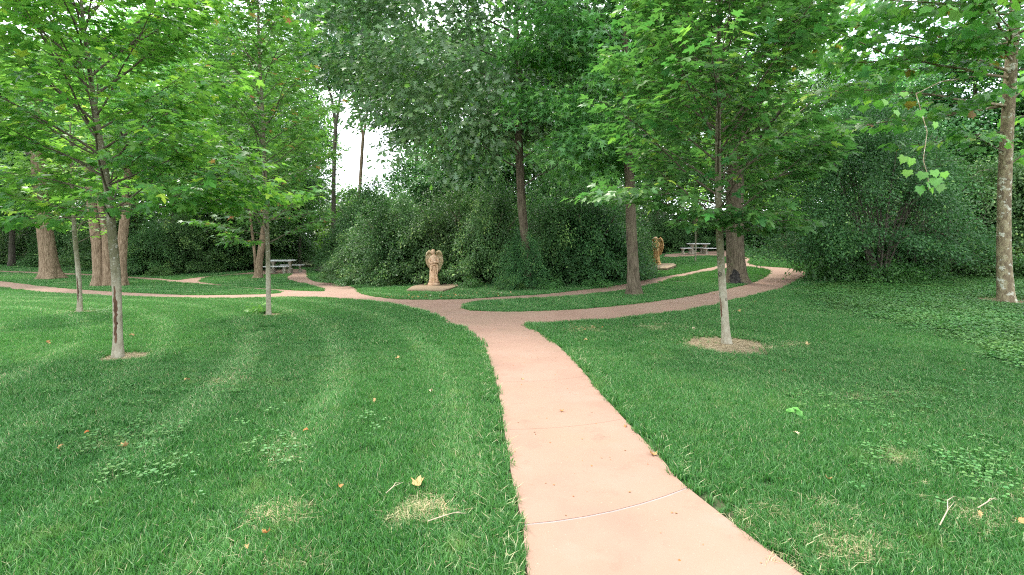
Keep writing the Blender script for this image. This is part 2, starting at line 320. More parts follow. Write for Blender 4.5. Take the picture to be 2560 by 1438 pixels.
def cloud(g, n_cl, per, rx, ry, z0, z1, cl_r, leaf, prof=None, shell=.55, flat=.5, ground_z=None):
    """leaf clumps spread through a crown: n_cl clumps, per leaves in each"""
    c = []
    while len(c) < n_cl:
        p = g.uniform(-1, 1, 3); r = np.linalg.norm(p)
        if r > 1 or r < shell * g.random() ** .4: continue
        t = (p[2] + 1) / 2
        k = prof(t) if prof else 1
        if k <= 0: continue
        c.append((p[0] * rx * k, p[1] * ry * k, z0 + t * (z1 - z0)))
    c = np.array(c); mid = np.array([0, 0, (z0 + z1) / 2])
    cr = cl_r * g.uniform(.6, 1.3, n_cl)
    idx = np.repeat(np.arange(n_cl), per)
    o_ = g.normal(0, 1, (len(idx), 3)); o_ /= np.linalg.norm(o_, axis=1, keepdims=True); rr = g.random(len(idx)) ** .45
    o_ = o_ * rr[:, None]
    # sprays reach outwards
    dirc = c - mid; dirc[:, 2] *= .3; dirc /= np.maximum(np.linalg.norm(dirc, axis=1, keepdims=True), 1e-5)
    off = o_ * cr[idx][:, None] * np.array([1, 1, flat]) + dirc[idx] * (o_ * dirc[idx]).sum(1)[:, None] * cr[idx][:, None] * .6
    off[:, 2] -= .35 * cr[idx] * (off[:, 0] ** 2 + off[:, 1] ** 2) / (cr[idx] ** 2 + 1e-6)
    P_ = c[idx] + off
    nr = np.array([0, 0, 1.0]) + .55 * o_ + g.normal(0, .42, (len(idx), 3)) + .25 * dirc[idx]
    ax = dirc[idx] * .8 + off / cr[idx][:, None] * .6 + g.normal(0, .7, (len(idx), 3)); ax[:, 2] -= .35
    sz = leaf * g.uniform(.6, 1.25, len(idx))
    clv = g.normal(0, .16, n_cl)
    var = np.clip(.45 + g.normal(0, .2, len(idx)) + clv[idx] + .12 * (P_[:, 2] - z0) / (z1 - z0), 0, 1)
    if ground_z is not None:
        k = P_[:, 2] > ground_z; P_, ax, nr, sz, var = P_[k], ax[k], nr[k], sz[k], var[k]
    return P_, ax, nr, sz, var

# ------------------------------------------------------------------ paths
OUT = [(-260,688),(-100,705),(0,720),(72,729),(181,738),(284,743),(452,749),(615,749),(700,747),(800,748),(925,756),(1000,768),(1080,789),(1150,820),
 (1312,815),(1322,813),(1400,811),(1540,800),(1640,790),(1760,772),(1840,753),(1900,738),(1942,728),(1986,710),(2009,695),(2014,686),(2004,678),(1970,672),(1920,668.6),(1884,664),(1872,658),(1878,648.5),(1865,644),(1852,640.5),(1845,634),(1835,629),
 (1819,627.5),(1787,627.5),(1735,632),(1696,634.5),(1665,637),(1660,643),(1696,643.5),(1734,641.5),(1761,640.5),(1792,641),(1810,642),(1820,645),(1817,657),(1795,666),(1758,674),(1719,683),(1680,690),(1620,700),(1540,715),(1450,727),(1350,738),(1250,744),(1150,750),(1020,751),(950,745),(905,735),(880,718),(840,710),(800,707),(775,700),(769,688),(766,679),(758,674.5),(725,673.5),(680,675),(633,681),(602,684.5),(540,690),(506,693.5),(470,698),(441,701.5),(398,697.5),(311,692),(235,687),(145,683),(0,678),(-260,672),
 (-260,675),(0,681.5),(145,688),(235,691.5),(311,696.5),(398,703),(452,708),(513,713),(578,719),(687,729),(703,733),(669,737),(542,739.5),(452,739),(284,731),(181,724),(100,716),(0,704),(-260,676.5)]
ISL_L = [(499,706),(503,700),(520,694),(560,690.5),(602,688),(640,687),(680,687.5),(725,685.5),(722,690),(716,694),(718,698),(725,702.5),(750,707.5),(783,716),(806,723),(812,728),(800,730),(740,728),(669,723),(615,719.5),(560,714.5),(520,709)]
ISL_R = [(1160,768),(1166,761),(1200,756),(1300,751),(1420,744),(1520,734),(1600,722),(1680,698),(1719,690),(1758,682.5),(1795,676),(1819,671.5),(1855,668),(1884,670),(1915,673),(1926,680),(1919,690),(1900,701),(1850,716),(1780,731),(1700,746),(1600,760),(1500,771),(1400,778),(1280,781.5),(1200,780),(1165,775)]
def smooth(poly, k=4, closed=True, corner=()):
    n = len(poly); o_ = []
    rng = range(n if closed else n - 1)
    for i in rng:
        p0, p1, p2, p3 = [poly[(i + j) % n] if closed else poly[min(max(i + j, 0), n - 1)] for j in (-1, 0, 1, 2)]
        for s in range(k):
            t = s / k
            if i in corner: o_.append((p1[0] + (p2[0] - p1[0]) * t, p1[1] + (p2[1] - p1[1]) * t)); continue
            o_.append(tuple(.5 * (2 * b + (c - a) * t + (2 * a - 5 * b + 4 * c - d_) * t * t + (3 * b - a - 3 * c + d_) * t ** 3) for a, b, c, d_ in zip(p0, p1, p2, p3)))
    if not closed: o_.append(poly[-1])
    return o_
def wpoly(px_): return np.array([tuple(ground(*p))[:2] for p in px_])
W_OUT = wpoly(smooth(OUT, 4, corner=(13, len(OUT) - 1, 81)))
W_IL = wpoly(smooth(ISL_L, 4)); W_IR = wpoly(smooth(ISL_R, 4))
# the near walk, bay by bay between its joints: (left edge px, right edge px) at each joint, with edge points between
JL = [(1352,1640),(1318,1438),(1306,1322),(1280,1200),(1261,1080),(1249,1000),(1241,960),(1223,905),(1201,862),(1150,820)]
JR = [(2280,1640),(1992,1438),(1720,1228),(1655,1156),(1560,1053),(1497,982),(1468,945),(1425,896),(1372,850),(1312,815)]
LEs = smooth(JL, 8, False); REs = smooth(JR, 8, False)
LW = wpoly(LEs); RW = wpoly(REs)
W_MAIN = np.vstack([LW, RW[::-1]])
def inside(poly, X, Y):
    x1, y1 = poly[:, 0], poly[:, 1]; x2, y2 = np.roll(x1, -1), np.roll(y1, -1)
    r = np.zeros(len(X), bool)
    for a, b, c, d_ in zip(x1, y1, x2, y2):
        if b == d_: continue
        k = (b > Y) != (d_ > Y)
        r ^= k & (X < (c - a) * (Y - b) / (d_ - b) + a)
    return r
def edge_pts(poly, step):
    o_ = []
    for a, b in zip(poly, np.roll(poly, -1, 0)):
        n = max(1, int(np.linalg.norm(b - a) / step)); t = np.arange(n) / n
        o_.append(a + (b - a) * t[:, None])
    return np.vstack(o_)
PADC = [(1017,732),(1030,723),(1058,716),(1100,714.5),(1138,716),(1147,721),(1130,727),(1108,734),(1058,732)]
PADR = [(1594,676.5),(1603,670.5),(1628,666),(1683,665),(1691,669),(1679,674.5),(1667,678.5),(1598,678.5)]
W_PC, W_PR = wpoly(PADC), wpoly(PADR)
def on_paving(X, Y):
    return (inside(W_OUT, X, Y) & ~inside(W_IL, X, Y) & ~inside(W_IR, X, Y)) | inside(W_MAIN, X, Y) | inside(W_PC, X, Y) | inside(W_PR, X, Y)

# ------------------------------------------------------------------ ground sheet
xs = np.unique(np.concatenate([[-900, -500, -260, -150, -100], np.arange(-70, 70.1, 1.0), [100, 150, 260, 500, 900]]))
ys = np.unique(np.concatenate([[-300, -100, -40], np.arange(-15, 8, 1.5), np.arange(8, 26, .5), np.arange(26, 70, 1.5), [90, 130, 220, 500, 1200]]))
XX, YY = np.meshgrid(xs, ys); ZZ = height(XX, YY)
V = np.stack([XX, YY, ZZ], -1).reshape(-1, 3); nx = len(xs)
i = (np.arange(len(ys) - 1)[:, None] * nx + np.arange(nx - 1)[None]).ravel()
T = np.vstack([np.stack([i, i + 1, i + nx + 1], 1), np.stack([i, i + nx + 1, i + nx], 1)])
tag(link('ground', np_mesh('ground', V, T, M['soil'], smooth=True)), 'soil and thatch of the park lawn under the grass', kind='structure')

# ------------------------------------------------------------------ path meshes
path = empty('path', (0, 0, 0)); tag(path, 'salmon pink concrete garden path that forks and loops between lawns', kind='structure')
def sheet(name, polys, test, m, lift, parent, skirt=.06, grid=1.2):
    pts = []; edges = []
    for p in polys:
        b = len(pts); pts += [Vector(q) for q in p]; edges += [(b + k, b + (k + 1) % len(p)) for k in range(len(p))]
    allp = np.vstack(polys); ne = len(pts)
    gx, gy = np.meshgrid(np.arange(allp[:, 0].min(), allp[:, 0].max(), grid), np.arange(allp[:, 1].min(), allp[:, 1].max(), grid))
    gx, gy = gx.ravel() + .013, gy.ravel() + .017; k = test(gx, gy)
    pts += [Vector((a, b)) for a, b in zip(gx[k], gy[k])]
    vs, es, fs, *_ = delaunay_2d_cdt(pts, edges, [], 0, 1e-6)
    vx = np.array([tuple(v) for v in vs]); cen = np.array([vx[list(f)].mean(0) for f in fs])
    kp = test(cen[:, 0], cen[:, 1]); fs = [list(f) for f, q in zip(fs, kp) if q]
    z = height(vx[:, 0], vx[:, 1]) + lift
    VV = [(x, y, zz) for (x, y), zz in zip(vx, z)]
    FF = []
    for f in fs:
        a, b, c = [Vector(VV[q]) for q in f[:3]]
        FF.append(f if (b - a).cross(c - a).z > 0 else f[::-1])
    cnt = {}
    for f in FF:
        for q in range(len(f)):
            e = (f[q], f[(q + 1) % len(f)]); cnt[e] = 1
    for (a, b) in list(cnt):
        if (b, a) not in cnt:
            k0 = len(VV); VV += [(VV[a][0], VV[a][1], VV[a][2] - skirt), (VV[b][0], VV[b][1], VV[b][2] - skirt)]
            FF.append([b, a, k0, k0 + 1])
    me = bpy.data.meshes.new(name); me.from_pydata(VV, [], FF); me.materials.append(m); me.update()
    return link(name, me, parent)
def net_test(X, Y): return inside(W_OUT, X, Y) & ~inside(W_IL, X, Y) & ~inside(W_IR, X, Y)
sheet('path_surface', [W_OUT, W_IL, W_IR], net_test, M['path'], .022, path)
# bays of the near walk, with a narrow joint between them
seg = 8
def bay(k0, k1, gap0, gap1):
    mb = MB(); nn = 6; rows = []
    ks = list(range(k0, k1 + 1))
    for q, k in enumerate(ks):
        a, b = LW[k], RW[k]
        if q == 0: a, b = a + (LW[k + 1] - a) / np.linalg.norm(LW[k + 1] - a) * gap0, b + (RW[k + 1] - b) / np.linalg.norm(RW[k + 1] - b) * gap0
        if q == len(ks) - 1: a, b = a - (a - LW[k - 1]) / np.linalg.norm(a - LW[k - 1]) * gap1, b - (b - RW[k - 1]) / np.linalg.norm(b - RW[k - 1]) * gap1
        row = []
        for s in range(nn + 1):
            t = s / nn; x, y = a + (b - a) * t
            y += -.07 * (1 - (2 * t - 1) ** 2) * (1 if y < 8 else .3)
            row.append((x, y, float(height(x, y)) + .022))
        rows.append(row)
    v = [p for r in rows for p in r]; f = []
    for r in range(len(rows) - 1):
        for s in range(nn):
            q = r * (nn + 1) + s; f.append((q, q + 1, q + nn + 2, q + nn + 1))
    bd = [s for s in range(nn + 1)] + [r * (nn + 1) + nn for r in range(1, len(rows))] + [(len(rows) - 1) * (nn + 1) + s for s in range(nn - 1, -1, -1)] + [r * (nn + 1) for r in range(len(rows) - 2, 0, -1)]
    base = len(v); v += [(v[b][0], v[b][1], v[b][2] - .06) for b in bd]
    n_ = len(bd)
    for q in range(n_): f.append((bd[(q + 1) % n_], bd[q], base + q, base + (q + 1) % n_))
    mb.add(v, f); return mb
cuts = [0, 2, 4, 6, 8, 9]
for a, b in zip(cuts[:-1], cuts[1:]):
    wide = .011
    bay(a * seg, b * seg, 0.0 if a == 0 else (.008 if a == 2 else .0018), (.008 if b == 2 else .0018) if b < 9 else -.01).build('path_slab', M['path'], path, False)
fl = MB(); rows = []
for k in range(0, len(LW)):
    rows.append((LW[k], RW[k]))
v = []; f = []
for q, (a, b) in enumerate(rows):
    for s in range(7):
        t = s / 6; p = a + (b - a) * (.01 + .98 * t); yy = p[1] - .07 * (1 - (2 * t - 1) ** 2) * (1 if p[1] < 8 else .3)
        v.append((p[0], yy, .0195))
    if q:
        for s in range(6): f.append(((q - 1) * 7 + s, (q - 1) * 7 + s + 1, q * 7 + s + 1, q * 7 + s))
fl.add(v, f); fl.build('joint_filler', M['joint'], path, False)

for nm, poly, lab in (('statue_pad', W_PC, 'tan cut-corner concrete slab under the angel statue by the central bushes'),
                      ('statue_pad', W_PR, 'tan concrete slab under the small statue beyond the furrowed tree')):
    c0 = poly.mean(0)
    o = sheet(nm, [poly], lambda X, Y, poly=poly: inside(poly, X, Y), M['pad'], .10 if poly is W_PC else .13, None, .2, .6)
    tag(o, lab, 'concrete slab', 'concrete slabs under the statues')
o = sheet('inset_slab', [wpoly([(172,706.5),(182,703.5),(200,703.2),(206,705),(196,707.5),(180,708)])], lambda X, Y: np.ones(len(X), bool), M['pad'], .03, None, .05, 3)
tag(o, 'small pale flat stone slab lying in the lawn between the thin sapling and big trunks', 'stone slab')

# ------------------------------------------------------------------ bare rings of dirt and straw
RINGS = [(1812, 864, .74, .05, 'round patch of straw and dirt around the right-hand young maple'),
         (312, 897, .36, .0, 'small bare dirt patch around the foot of the left young maple'),
         (678, 790, .30, .0, 'bare dirt patch at the foot of the middle young maple'),
         (2530, 757, .85, .0, 'bare leafy dirt patch around the foot of the mottled sycamore'),
         (215, 782, .34, .0, 'thin weedy patch around the foot of the small sapling at left')]
ring_c = []
for px, py, r, _, lab in RINGS:
    c = ground(px, py); ring_c.append((c.x, c.y, r))
    pts = []
    for k in range(40):
        an = 2 * math.pi * k / 40; rr = r * (1 + .26 * noise.noise(Vector((math.cos(an) * 1.6 + px, math.sin(an) * 1.6, 0))) + .06 * noise.noise(Vector((math.cos(an) * 7 + px, math.sin(an) * 7, 0))))
        pts.append((c.x + math.cos(an) * rr, c.y + math.sin(an) * rr * .95))
    v = [tuple(gpos(c.x, c.y, .020))]
    for f_, z in ((.5, .016), (.85, .010), (1, .004)):
        v += [tuple(gpos(c.x + (x - c.x) * f_, c.y + (y - c.y) * f_, z)) for x, y in pts]
    f = [(0, 1 + k, 1 + (k + 1) % 40) for k in range(40)]
    for b in (1, 41): f += [(b + k, b + 40 + k, b + 40 + (k + 1) % 40, b + (k + 1) % 40) for k in range(40)]
    mb = MB(); mb.add(v, f); o = mb.build('dirt_patch', M['mulch'])
    tag(o, lab, 'dirt patch', 'bare patches round the tree feet')
    sb = MB()
    for k in range(int(1300 * r)):
        an = R.uniform(0, 6.283); rr = r * R.random() ** .5 * 1.03; x, y = c.x + math.cos(an) * rr, c.y + math.sin(an) * rr
        a2 = R.uniform(0, 3.14); ln = R.uniform(.02, .09); q = Vector((math.cos(a2), math.sin(a2), R.uniform(-.1, .2))) * ln
        p = gpos(x, y, .024); sb.tube([p - q / 2, p + q / 2], [.0022, .0015], 3, False)
    s_ = sb.build('straw_bits', M['straw'], o); s_['kind'] = 'stuff'

# ------------------------------------------------------------------ tree parts
def trunk_tube(pts, rad, sides, rough, flare_n=0, flare_s=0, seed=0, sub=6):
    P2 = []; R2 = []
    n = len(pts)
    sm = smooth([tuple(p) for p in pts], sub, False); rr = smooth([(r, 0) for r in rad], sub, False)
    fl_ = (lambda t, an: flare_s * max(0, 1 - t * (n * 1.1)) ** 2.2 * (1 + .55 * math.cos(flare_n * an + seed))) if flare_s else None
    mb = MB(); mb.tube([Vector(p) for p in sm], [r[0] for r in rr], sides, True, rough, seed, flare=fl_); return mb

def spray_branch(g, base, az, el, length, r0, n_sec, leaf_sp, leaf_sz, up=.25, sec_len=.42, start=.22):
    """one limb with side shoots; returns the tube MB and arrays of leaf frames"""
    mb = MB(); d0 = np.array([math.cos(az) * math.cos(el), math.sin(az) * math.cos(el), math.sin(el)])
    pts = [np.array(base)]; dd = d0.copy(); n = 8
    for k in range(n):
        dd = dd + g.normal(0, .06, 3) + np.array([0, 0, up * (.5 - k / n) * .25]); dd /= np.linalg.norm(dd)
        pts.append(pts[-1] + dd * length / n)
    rad = [r0 * (1 - .86 * k / n) for k in range(n + 1)]
    mb.tube(pts, rad, 5, False, 0)
    P_, A_, N_ = [], [], []
    def leaves_on(q, dr, L_):
        m_ = max(2, int(L_ / leaf_sp))
        side = np.cross(dr, [0, 0, 1.0]); side /= max(np.linalg.norm(side), 1e-4)
        for s in range(m_):
            t = (s + .6) / m_
            for sg in (-1, 1):
                if g.random() < .12: continue
                p = q + dr * L_ * t + side * sg * g.uniform(.01, .5) * leaf_sz + np.array([0, 0, g.uniform(-.45, .2) * leaf_sz])
                P_.append(p); A_.append(dr * .7 + side * sg * g.uniform(.3, 1.1) + np.array([0, 0, -.38]) + g.normal(0, .25, 3))
                N_.append(np.array([0, 0, 1.0]) + dr * .22 + g.normal(0, .33, 3))
        P_.append(q + dr * L_); A_.append(dr + np.array([0, 0, -.3])); N_.append(np.array([0, 0, 1.0]) + g.normal(0, .3, 3))
    for k in range(n_sec):
        t = start + (1 - start) * (k + .5) / n_sec; i0 = min(int(t * n), n - 1); fr = t * n - i0
        q = pts[i0] * (1 - fr) + pts[i0 + 1] * fr; dr = pts[i0 + 1] - pts[i0]; dr /= np.linalg.norm(dr)
        side = np.cross(dr, [0, 0, 1.0]); side /= max(np.linalg.norm(side), 1e-4)
        sg = 1 if k % 2 else -1
        d2 = dr * g.uniform(.5, .9) + side * sg * g.uniform(.6, 1.0) + np.array([0, 0, g.uniform(-.25, .3)]); d2[2] = d2[2] * .6; d2 /= np.linalg.norm(d2)
        L2 = length * sec_len * (1.15 - .75 * t) * g.uniform(.7, 1.25)
        mid_ = q + d2 * L2 * .5 + np.array([0, 0, .03 * L2]); e = q + d2 * L2
        mb.tube([q, mid_, e], [r0 * .32 * (1.1 - t * .7), r0 * .2 * (1.1 - t * .7), .0018], 4, False)
        leaves_on(q + d2 * L2 * .12, d2, L2 * .9)
    leaves_on(pts[n - 2], (pts[n] - pts[n - 2]) / np.linalg.norm(pts[n] - pts[n - 2]), np.linalg.norm(pts[n] - pts[n - 2]))
    return mb, np.array(P_), np.array(A_), np.array(N_)

def leafy_parts(root, shape, Pa, Aa, Na, sz, var, m, n_single=300, crown='crown'):
    """the 300 leaves that show largest are parts of their own, the rest one part"""
    loc = np.array(root.location)
    D = Pa - np.array([0, 0, EYE]); dep = D[:, 1]
    px = 1280 + D[:, 0] / np.maximum(dep, .2) * F; py = HZ - D[:, 2] / np.maximum(dep, .2) * F
    s_, a_, n_ = frames(Aa, Na); dist = np.linalg.norm(D, axis=1)
    fac = np.abs((n_ * D).sum(1)) / dist * (sz / dist) ** 2
    fac[(px < 5) | (px > 2555) | (py < 5) | (dep < .5)] = 0
    order = np.argsort(-fac); pick = order[:n_single] if n_single else order[:0]
    rest = np.ones(len(Pa), bool); rest[pick] = False
    me = leaf_mesh(crown, shape, (Pa - loc)[rest], Aa[rest], Na[rest], sz[rest], var[rest], m)
    o = link(crown, me, root); o['kind'] = 'stuff'
    if n_single:
        V, T = LEAF[shape]; kinds = []
        for q in (.1, .3, .5, .7, .85, 1.0): kinds.append((q, np_mesh('leaf', V, T, m, np.full(len(V), q))))
        for i_ in pick:
            me = min(kinds, key=lambda t: abs(t[0] - var[i_]))[1]
            o = bpy.data.objects.new('leaf', me); C.objects.link(o); o.parent = root
            k = sz[i_]; mm = Matrix((( s_[i_][0] * k, a_[i_][0] * k, n_[i_][0] * k, Pa[i_][0] - loc[0]), (s_[i_][1] * k, a_[i_][1] * k, n_[i_][1] * k, Pa[i_][1] - loc[1]), (s_[i_][2] * k, a_[i_][2] * k, n_[i_][2] * k, Pa[i_][2] - loc[2]), (0, 0, 0, 1)))
            o.matrix_local = mm

def interp(tr, z):
    for a, b in zip(tr[:-1], tr[1:]):
        if a[2] <= z <= b[2]:
            t = (z - a[2]) / max(b[2] - a[2], 1e-6); return np.array(a) + (np.array(b) - np.array(a)) * t
    return np.array(tr[-1] if z > tr[-1][2] else tr[0])

def specimen(name, label, base_px, trunk_px, rads, zlo, ztop, prof, n_br, seed, shape, m, lsz, lsp, n_sec, cat='tree', group=None, el=(30, 62), bark='bark_young', low=None, split=None, n_single=300, extra=(), top_h=None, azb=None):
    """a planted tree with a leader, limbs, side shoots and single leaves"""
    g = np.random.default_rng(seed)
    b = ground(*base_px); Y = b.y
    root = empty(name, b); tag(root, label, cat, group)
    tr = [np.array([0, 0, -.03])] + [np.array(at(px, py, Y)) - np.array(b) for px, py in trunk_px]
    if top_h: tr.append(tr[-1] + np.array([g.normal(0, .05), 0, top_h]))
    rr = list(rads)
    cut = split if split else 0
    if cut:   # pale lower bark, darker bark above
        k = cut
        trunk_tube(tr[:k + 1], rr[:k + 1], 16, .05, 4, .28, seed).build('lower_trunk', M[low], root)
        trunk_tube([tr[k] - (tr[k] - tr[k-1]) * .01] + tr[k + 1:], rr[k:], 14, .05, seed=seed).build('trunk', M[bark], root)
    else:
        trunk_tube(tr, rr, 16, .05, 4, .42, seed).build('trunk', M[bark], root)
    Ps, As, Ns = [], [], []
    zb = [p[2] for p in tr]
    for k in range(n_br):
        t = ((k + .5) / n_br) ** .92; z = zlo + (ztop - zlo) * t
        p = interp(tr, z); L_ = prof(t) * g.uniform(.82, 1.15)
        az = k * 2.39996 + g.uniform(-.25, .25)
        e = math.radians(el[0] + (el[1] - el[0]) * t + g.uniform(-7, 7))
        mb, P1, A1, N1 = spray_branch(g, p, az, e, L_, .004 + .0068 * L_ * (1 - .5 * t), max(3, int(n_sec * L_)), lsp, lsz)
        mb.build('branch', M['bark_twig'], root); Ps.append(P1); As.append(A1); Ns.append(N1)
    for (z, az, e, L_) in extra:
        p = interp(tr, z); mb, P1, A1, N1 = spray_branch(g, p, math.radians(az), math.radians(e), L_, .012, int(n_sec * L_), lsp, lsz)
        mb.build('branch', M['bark_twig'], root); Ps.append(P1); As.append(A1); Ns.append(N1)
    Pa, Aa, Na = np.vstack(Ps), np.vstack(As), np.vstack(Ns); n = len(Pa); print(name, n)
    rad = np.linalg.norm(Pa[:, :2], axis=1)
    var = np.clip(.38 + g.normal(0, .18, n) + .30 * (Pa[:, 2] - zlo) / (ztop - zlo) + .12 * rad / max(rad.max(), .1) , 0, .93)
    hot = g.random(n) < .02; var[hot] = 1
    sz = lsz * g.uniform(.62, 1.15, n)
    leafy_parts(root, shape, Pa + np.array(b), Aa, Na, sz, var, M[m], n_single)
    return root, tr, n

from mathutils.bvhtree import BVHTree
def patch_on_trunk(root, tr, z0, z1, az, half, m, name, seed, jag=.35, label=None, shape=.45, lift=.004):
    """a ragged area of different bark lying on the trunk's own surface"""
    bv = []
    for ch in root.children:
        if ch.name.startswith('trunk'): bv.append(BVHTree.FromPolygons([v.co for v in ch.data.vertices], [p.vertices for p in ch.data.polygons]))
    g = random.Random(seed); n = 26; v = []; f = []; cols = 10
    for k in range(n + 1):
        t = k / n; z = z0 + (z1 - z0) * t; c = Vector(interp(tr, z))
        hw = half * ((math.sin(math.pi * min(max(t * .96 + .02, 0), 1)) ** shape) if shape else (1 - .75 * t ** 4))
        hl, hr = hw * (1 + jag * g.uniform(-1, 1)), hw * (1 + jag * g.uniform(-1, 1))
        for s in range(cols + 1):
            an = az + (-hl + (hl + hr) * s / cols); dr = Vector((math.cos(an), math.sin(an), 0))
            hit = bv[0].ray_cast(c + dr * 2, -dr)[0]
            zz = z + (0 if shape else t * jag * .35 * (z1 - z0) * g.uniform(-1, 1))
            p = (hit if hit else c + dr * .1) + dr * (lift if 0 < s < cols else -.004); v.append((p.x, p.y, zz))
    for k in range(n):
        for s in range(cols): q = k * (cols + 1) + s; f.append((q, q + 1, q + cols + 2, q + cols + 1))
    mb = MB(); mb.add(v, f); o = mb.build(name, m, root)
    if label: o['label'] = label
    return o

# left young maple
prof1 = lambda t: 2.3 * (1 - t) ** .5 * (.62 + .9 * min(t * 3, 1) * .5) + .25
r1, tr1, c1 = specimen('young_maple', 'left young maple with a long brown split down its pale lower trunk', (295, 897),
    [(294, 790), (290, 690), (281, 590), (272, 490), (258, 400), (240, 290), (222, 160), (205, 20), (196, -140)],
    [.056, .053, .054, .052, .047, .042, .034, .026, .019, .012, .006], 1.95, 6.5, prof1, 52, 3, 'maple', 'maple', .14, .088, 8,
    group='young maples planted in the lawn', top_h=.6,
    extra=[(2.05, 12, 14, 2.0), (2.2, 185, 12, 1.9), (2.35, -30, 10, 1.8), (2.5, 160, 20, 2.1), (2.7, 200, 18, 2.0), (2.1, 120, 15, 1.7), (1.95, -12, 4, 2.3), (2.0, 8, 2, 2.5), (1.95, 172, 4, 2.0), (1.9, 205, 3, 1.7), (1.9, -60, 4, 1.2)])
patch_on_trunk(r1, tr1, .22, .98, -1.35, .42, M['wound'], 'bark_wound', 5, .5, 'long dark brown split in the pale bark')
# right young maple
prof2 = lambda t: 2.45 * (1 - t) ** .45 * (.6 + .9 * min(t * 3, 1) * .5) + .25
r2, tr2, c2 = specimen('young_maple', 'right young maple rising from a round patch of straw beside the path', (1817, 862),
    [(1811, 780), (1805, 700), (1800, 610), (1796, 500), (1795, 380), (1796, 240), (1797, 100), (1797, -60)],
    [.060, .057, .054, .053, .048, .042, .034, .026, .017, .009], 1.75, 6.5, prof2, 50, 8, 'maple', 'maple_dark', .145, .088, 8,
    group='young maples planted in the lawn', top_h=1.0,
    extra=[(1.75, -100, 5, 1.0), (1.85, -60, 10, 1.1), (1.8, -140, 8, 1.1), (2.0, 170, 5, 1.7), (2.15, 195, 12, 2.1), (2.6, 10, 14, 2.3), (2.3, -15, 10, 1.9), (1.80, -80, -2, 1.0), (1.72, -28, -2, 1.1), (1.95, -125, 0, 1.0), (1.72, -5, 2, 1.4), (1.85, 20, 4, 1.5)])
for (z, az, s) in ((1.08, -2.5, 1), (.70, -1.1, .7)):
    km = MB(); c = interp(tr2, z); p = Vector(c) + Vector((math.cos(az), math.sin(az), 0)) * .052
    ring = [p + Vector((-math.sin(az) * math.cos(a) * .022 * s, math.cos(az) * math.cos(a) * .022 * s, math.sin(a) * .03 * s)) for a in [k * math.pi / 6 for k in range(13)]]
    km.tube(ring, [.010 * s] * 13, 6, False); km.build('bark_knot', M['bark_dark'], r2)
patch_on_trunk(r2, tr2, .42, .72, -2.75, .25, M['wound'], 'bark_wound', 15, .4, 'narrow dark scar on the side of the trunk')
# middle young maple
prof3 = lambda t: 1.95 * (1 - t) ** .55 * (.6 + .45 * min(t * 3, 1)) + .22
r3, tr3, c3 = specimen('young_maple', 'middle young maple with orange new leaves and a weed sprout at its foot', (672, 792),
    [(671, 730), (670, 640), (667, 560), (662, 440), (657, 300), (650, 160), (644, 0), (640, -120)],
    [.050, .047, .044, .043, .040, .034, .028, .021, .013, .007], 1.45, 8.0, prof3, 56, 21, 'maple_mid', 'maple_red', .14, .085, 8,
    group='young maples planted in the lawn', top_h=.8, n_single=120,
    extra=[(1.7, 185, 8, 1.5), (1.6, 170, 2, 1.25), (2.0, 5, 10, 1.2)])
# small sapling at left
prof4 = lambda t: 1.15 * (1 - t) ** .5 * (.65 + .4 * min(t * 3, 1)) + .18
r4, tr4, c4 = specimen('young_maple', 'slim sapling with peeling split bark between the left maple and the leaning trunk', (199, 782),
    [(199, 730), (194, 660), (188, 600), (183, 520), (179, 440), (176, 340)],
    [.052, .047, .045, .043, .036, .026, .016, .008], 1.45, 4.3, prof4, 26, 33, 'maple_mid', 'maple', .12, .10, 7,
    group='young maples planted in the lawn', top_h=.5, n_single=60)
patch_on_trunk(r4, tr4, .25, .82, -1.5, .4, M['wound'], 'bark_wound', 9, .4, 'brown split in the bark')

# ------------------------------------------------------------------ sycamore at right
g = np.random.default_rng(5)
b = ground(2518, 762); Y = b.y
syc = empty('sycamore_tree', b); tag(syc, 'tall sycamore with mottled flaking bark and big hanging leaves at right', 'tree')
trs = [np.array([0, 0, -.05])] + [np.array(at(px, py, Y)) - np.array(b) for px, py in [(2514, 730), (2510, 640), (2510, 520), (2514, 400), (2522, 250), (2532, 100), (2542, -60), (2550, -220)]]
trunk_tube(trs, [.20, .165, .14, .13, .127, .120, .112, .10, .09, .07], 30, .05, 5, .4, 2).build('trunk', M['bark_syc'], syc)
Ps, As, Ns = [], [], []
for (py, az, e, L_) in [(265, 195, 0, 6.4), (262, 184, -4, 5.2), (195, 203, 2, 6.6), (180, 190, 4, 6.0), (110, 195, -2, 6.8), (110, 210, -5, 6.6), (40, 200, 0, 7.2), (40, 187, 4, 6.2), (150, 216, -8, 6.0), (0, 210, -8, 7.2), (-60, 196, -6, 7.2), (-60, 222, -12, 6.8), (-120, 203, -10, 7.6), (-160, 190, -8, 6.5), (60, 232, -8, 5.5), (-100, 235, -16, 6),
                        (255, 20, 25, 2.4), (90, -40, 20, 3.2), (420, 8, 28, 1.4), (-100, -70, 15, 4.5), (-140, 250, -8, 5.4), (20, 255, 0, 3.4), (380, 205, 12, 2.2), (180, -20, 10, 2.5), (60, 10, 5, 3), (300, 30, 10, 1.8), (20, -60, -5, 3), (330, 190, -6, 2.6)]:
    z = (at(0, py, Y).z - b.z); p = interp(trs, z)
    mb, P1, A1, N1 = spray_branch(g, p, math.radians(az), math.radians(e), L_, .036 if L_ > 3 else .02, max(5, int(3.4 * L_)), .19, .22, up=.1, sec_len=.26, start=.14)
    mb.build('branch', M['bark_syc'] if L_ > 3 else M['bark_twig'], syc); Ps.append(P1); As.append(A1); Ns.append(N1)
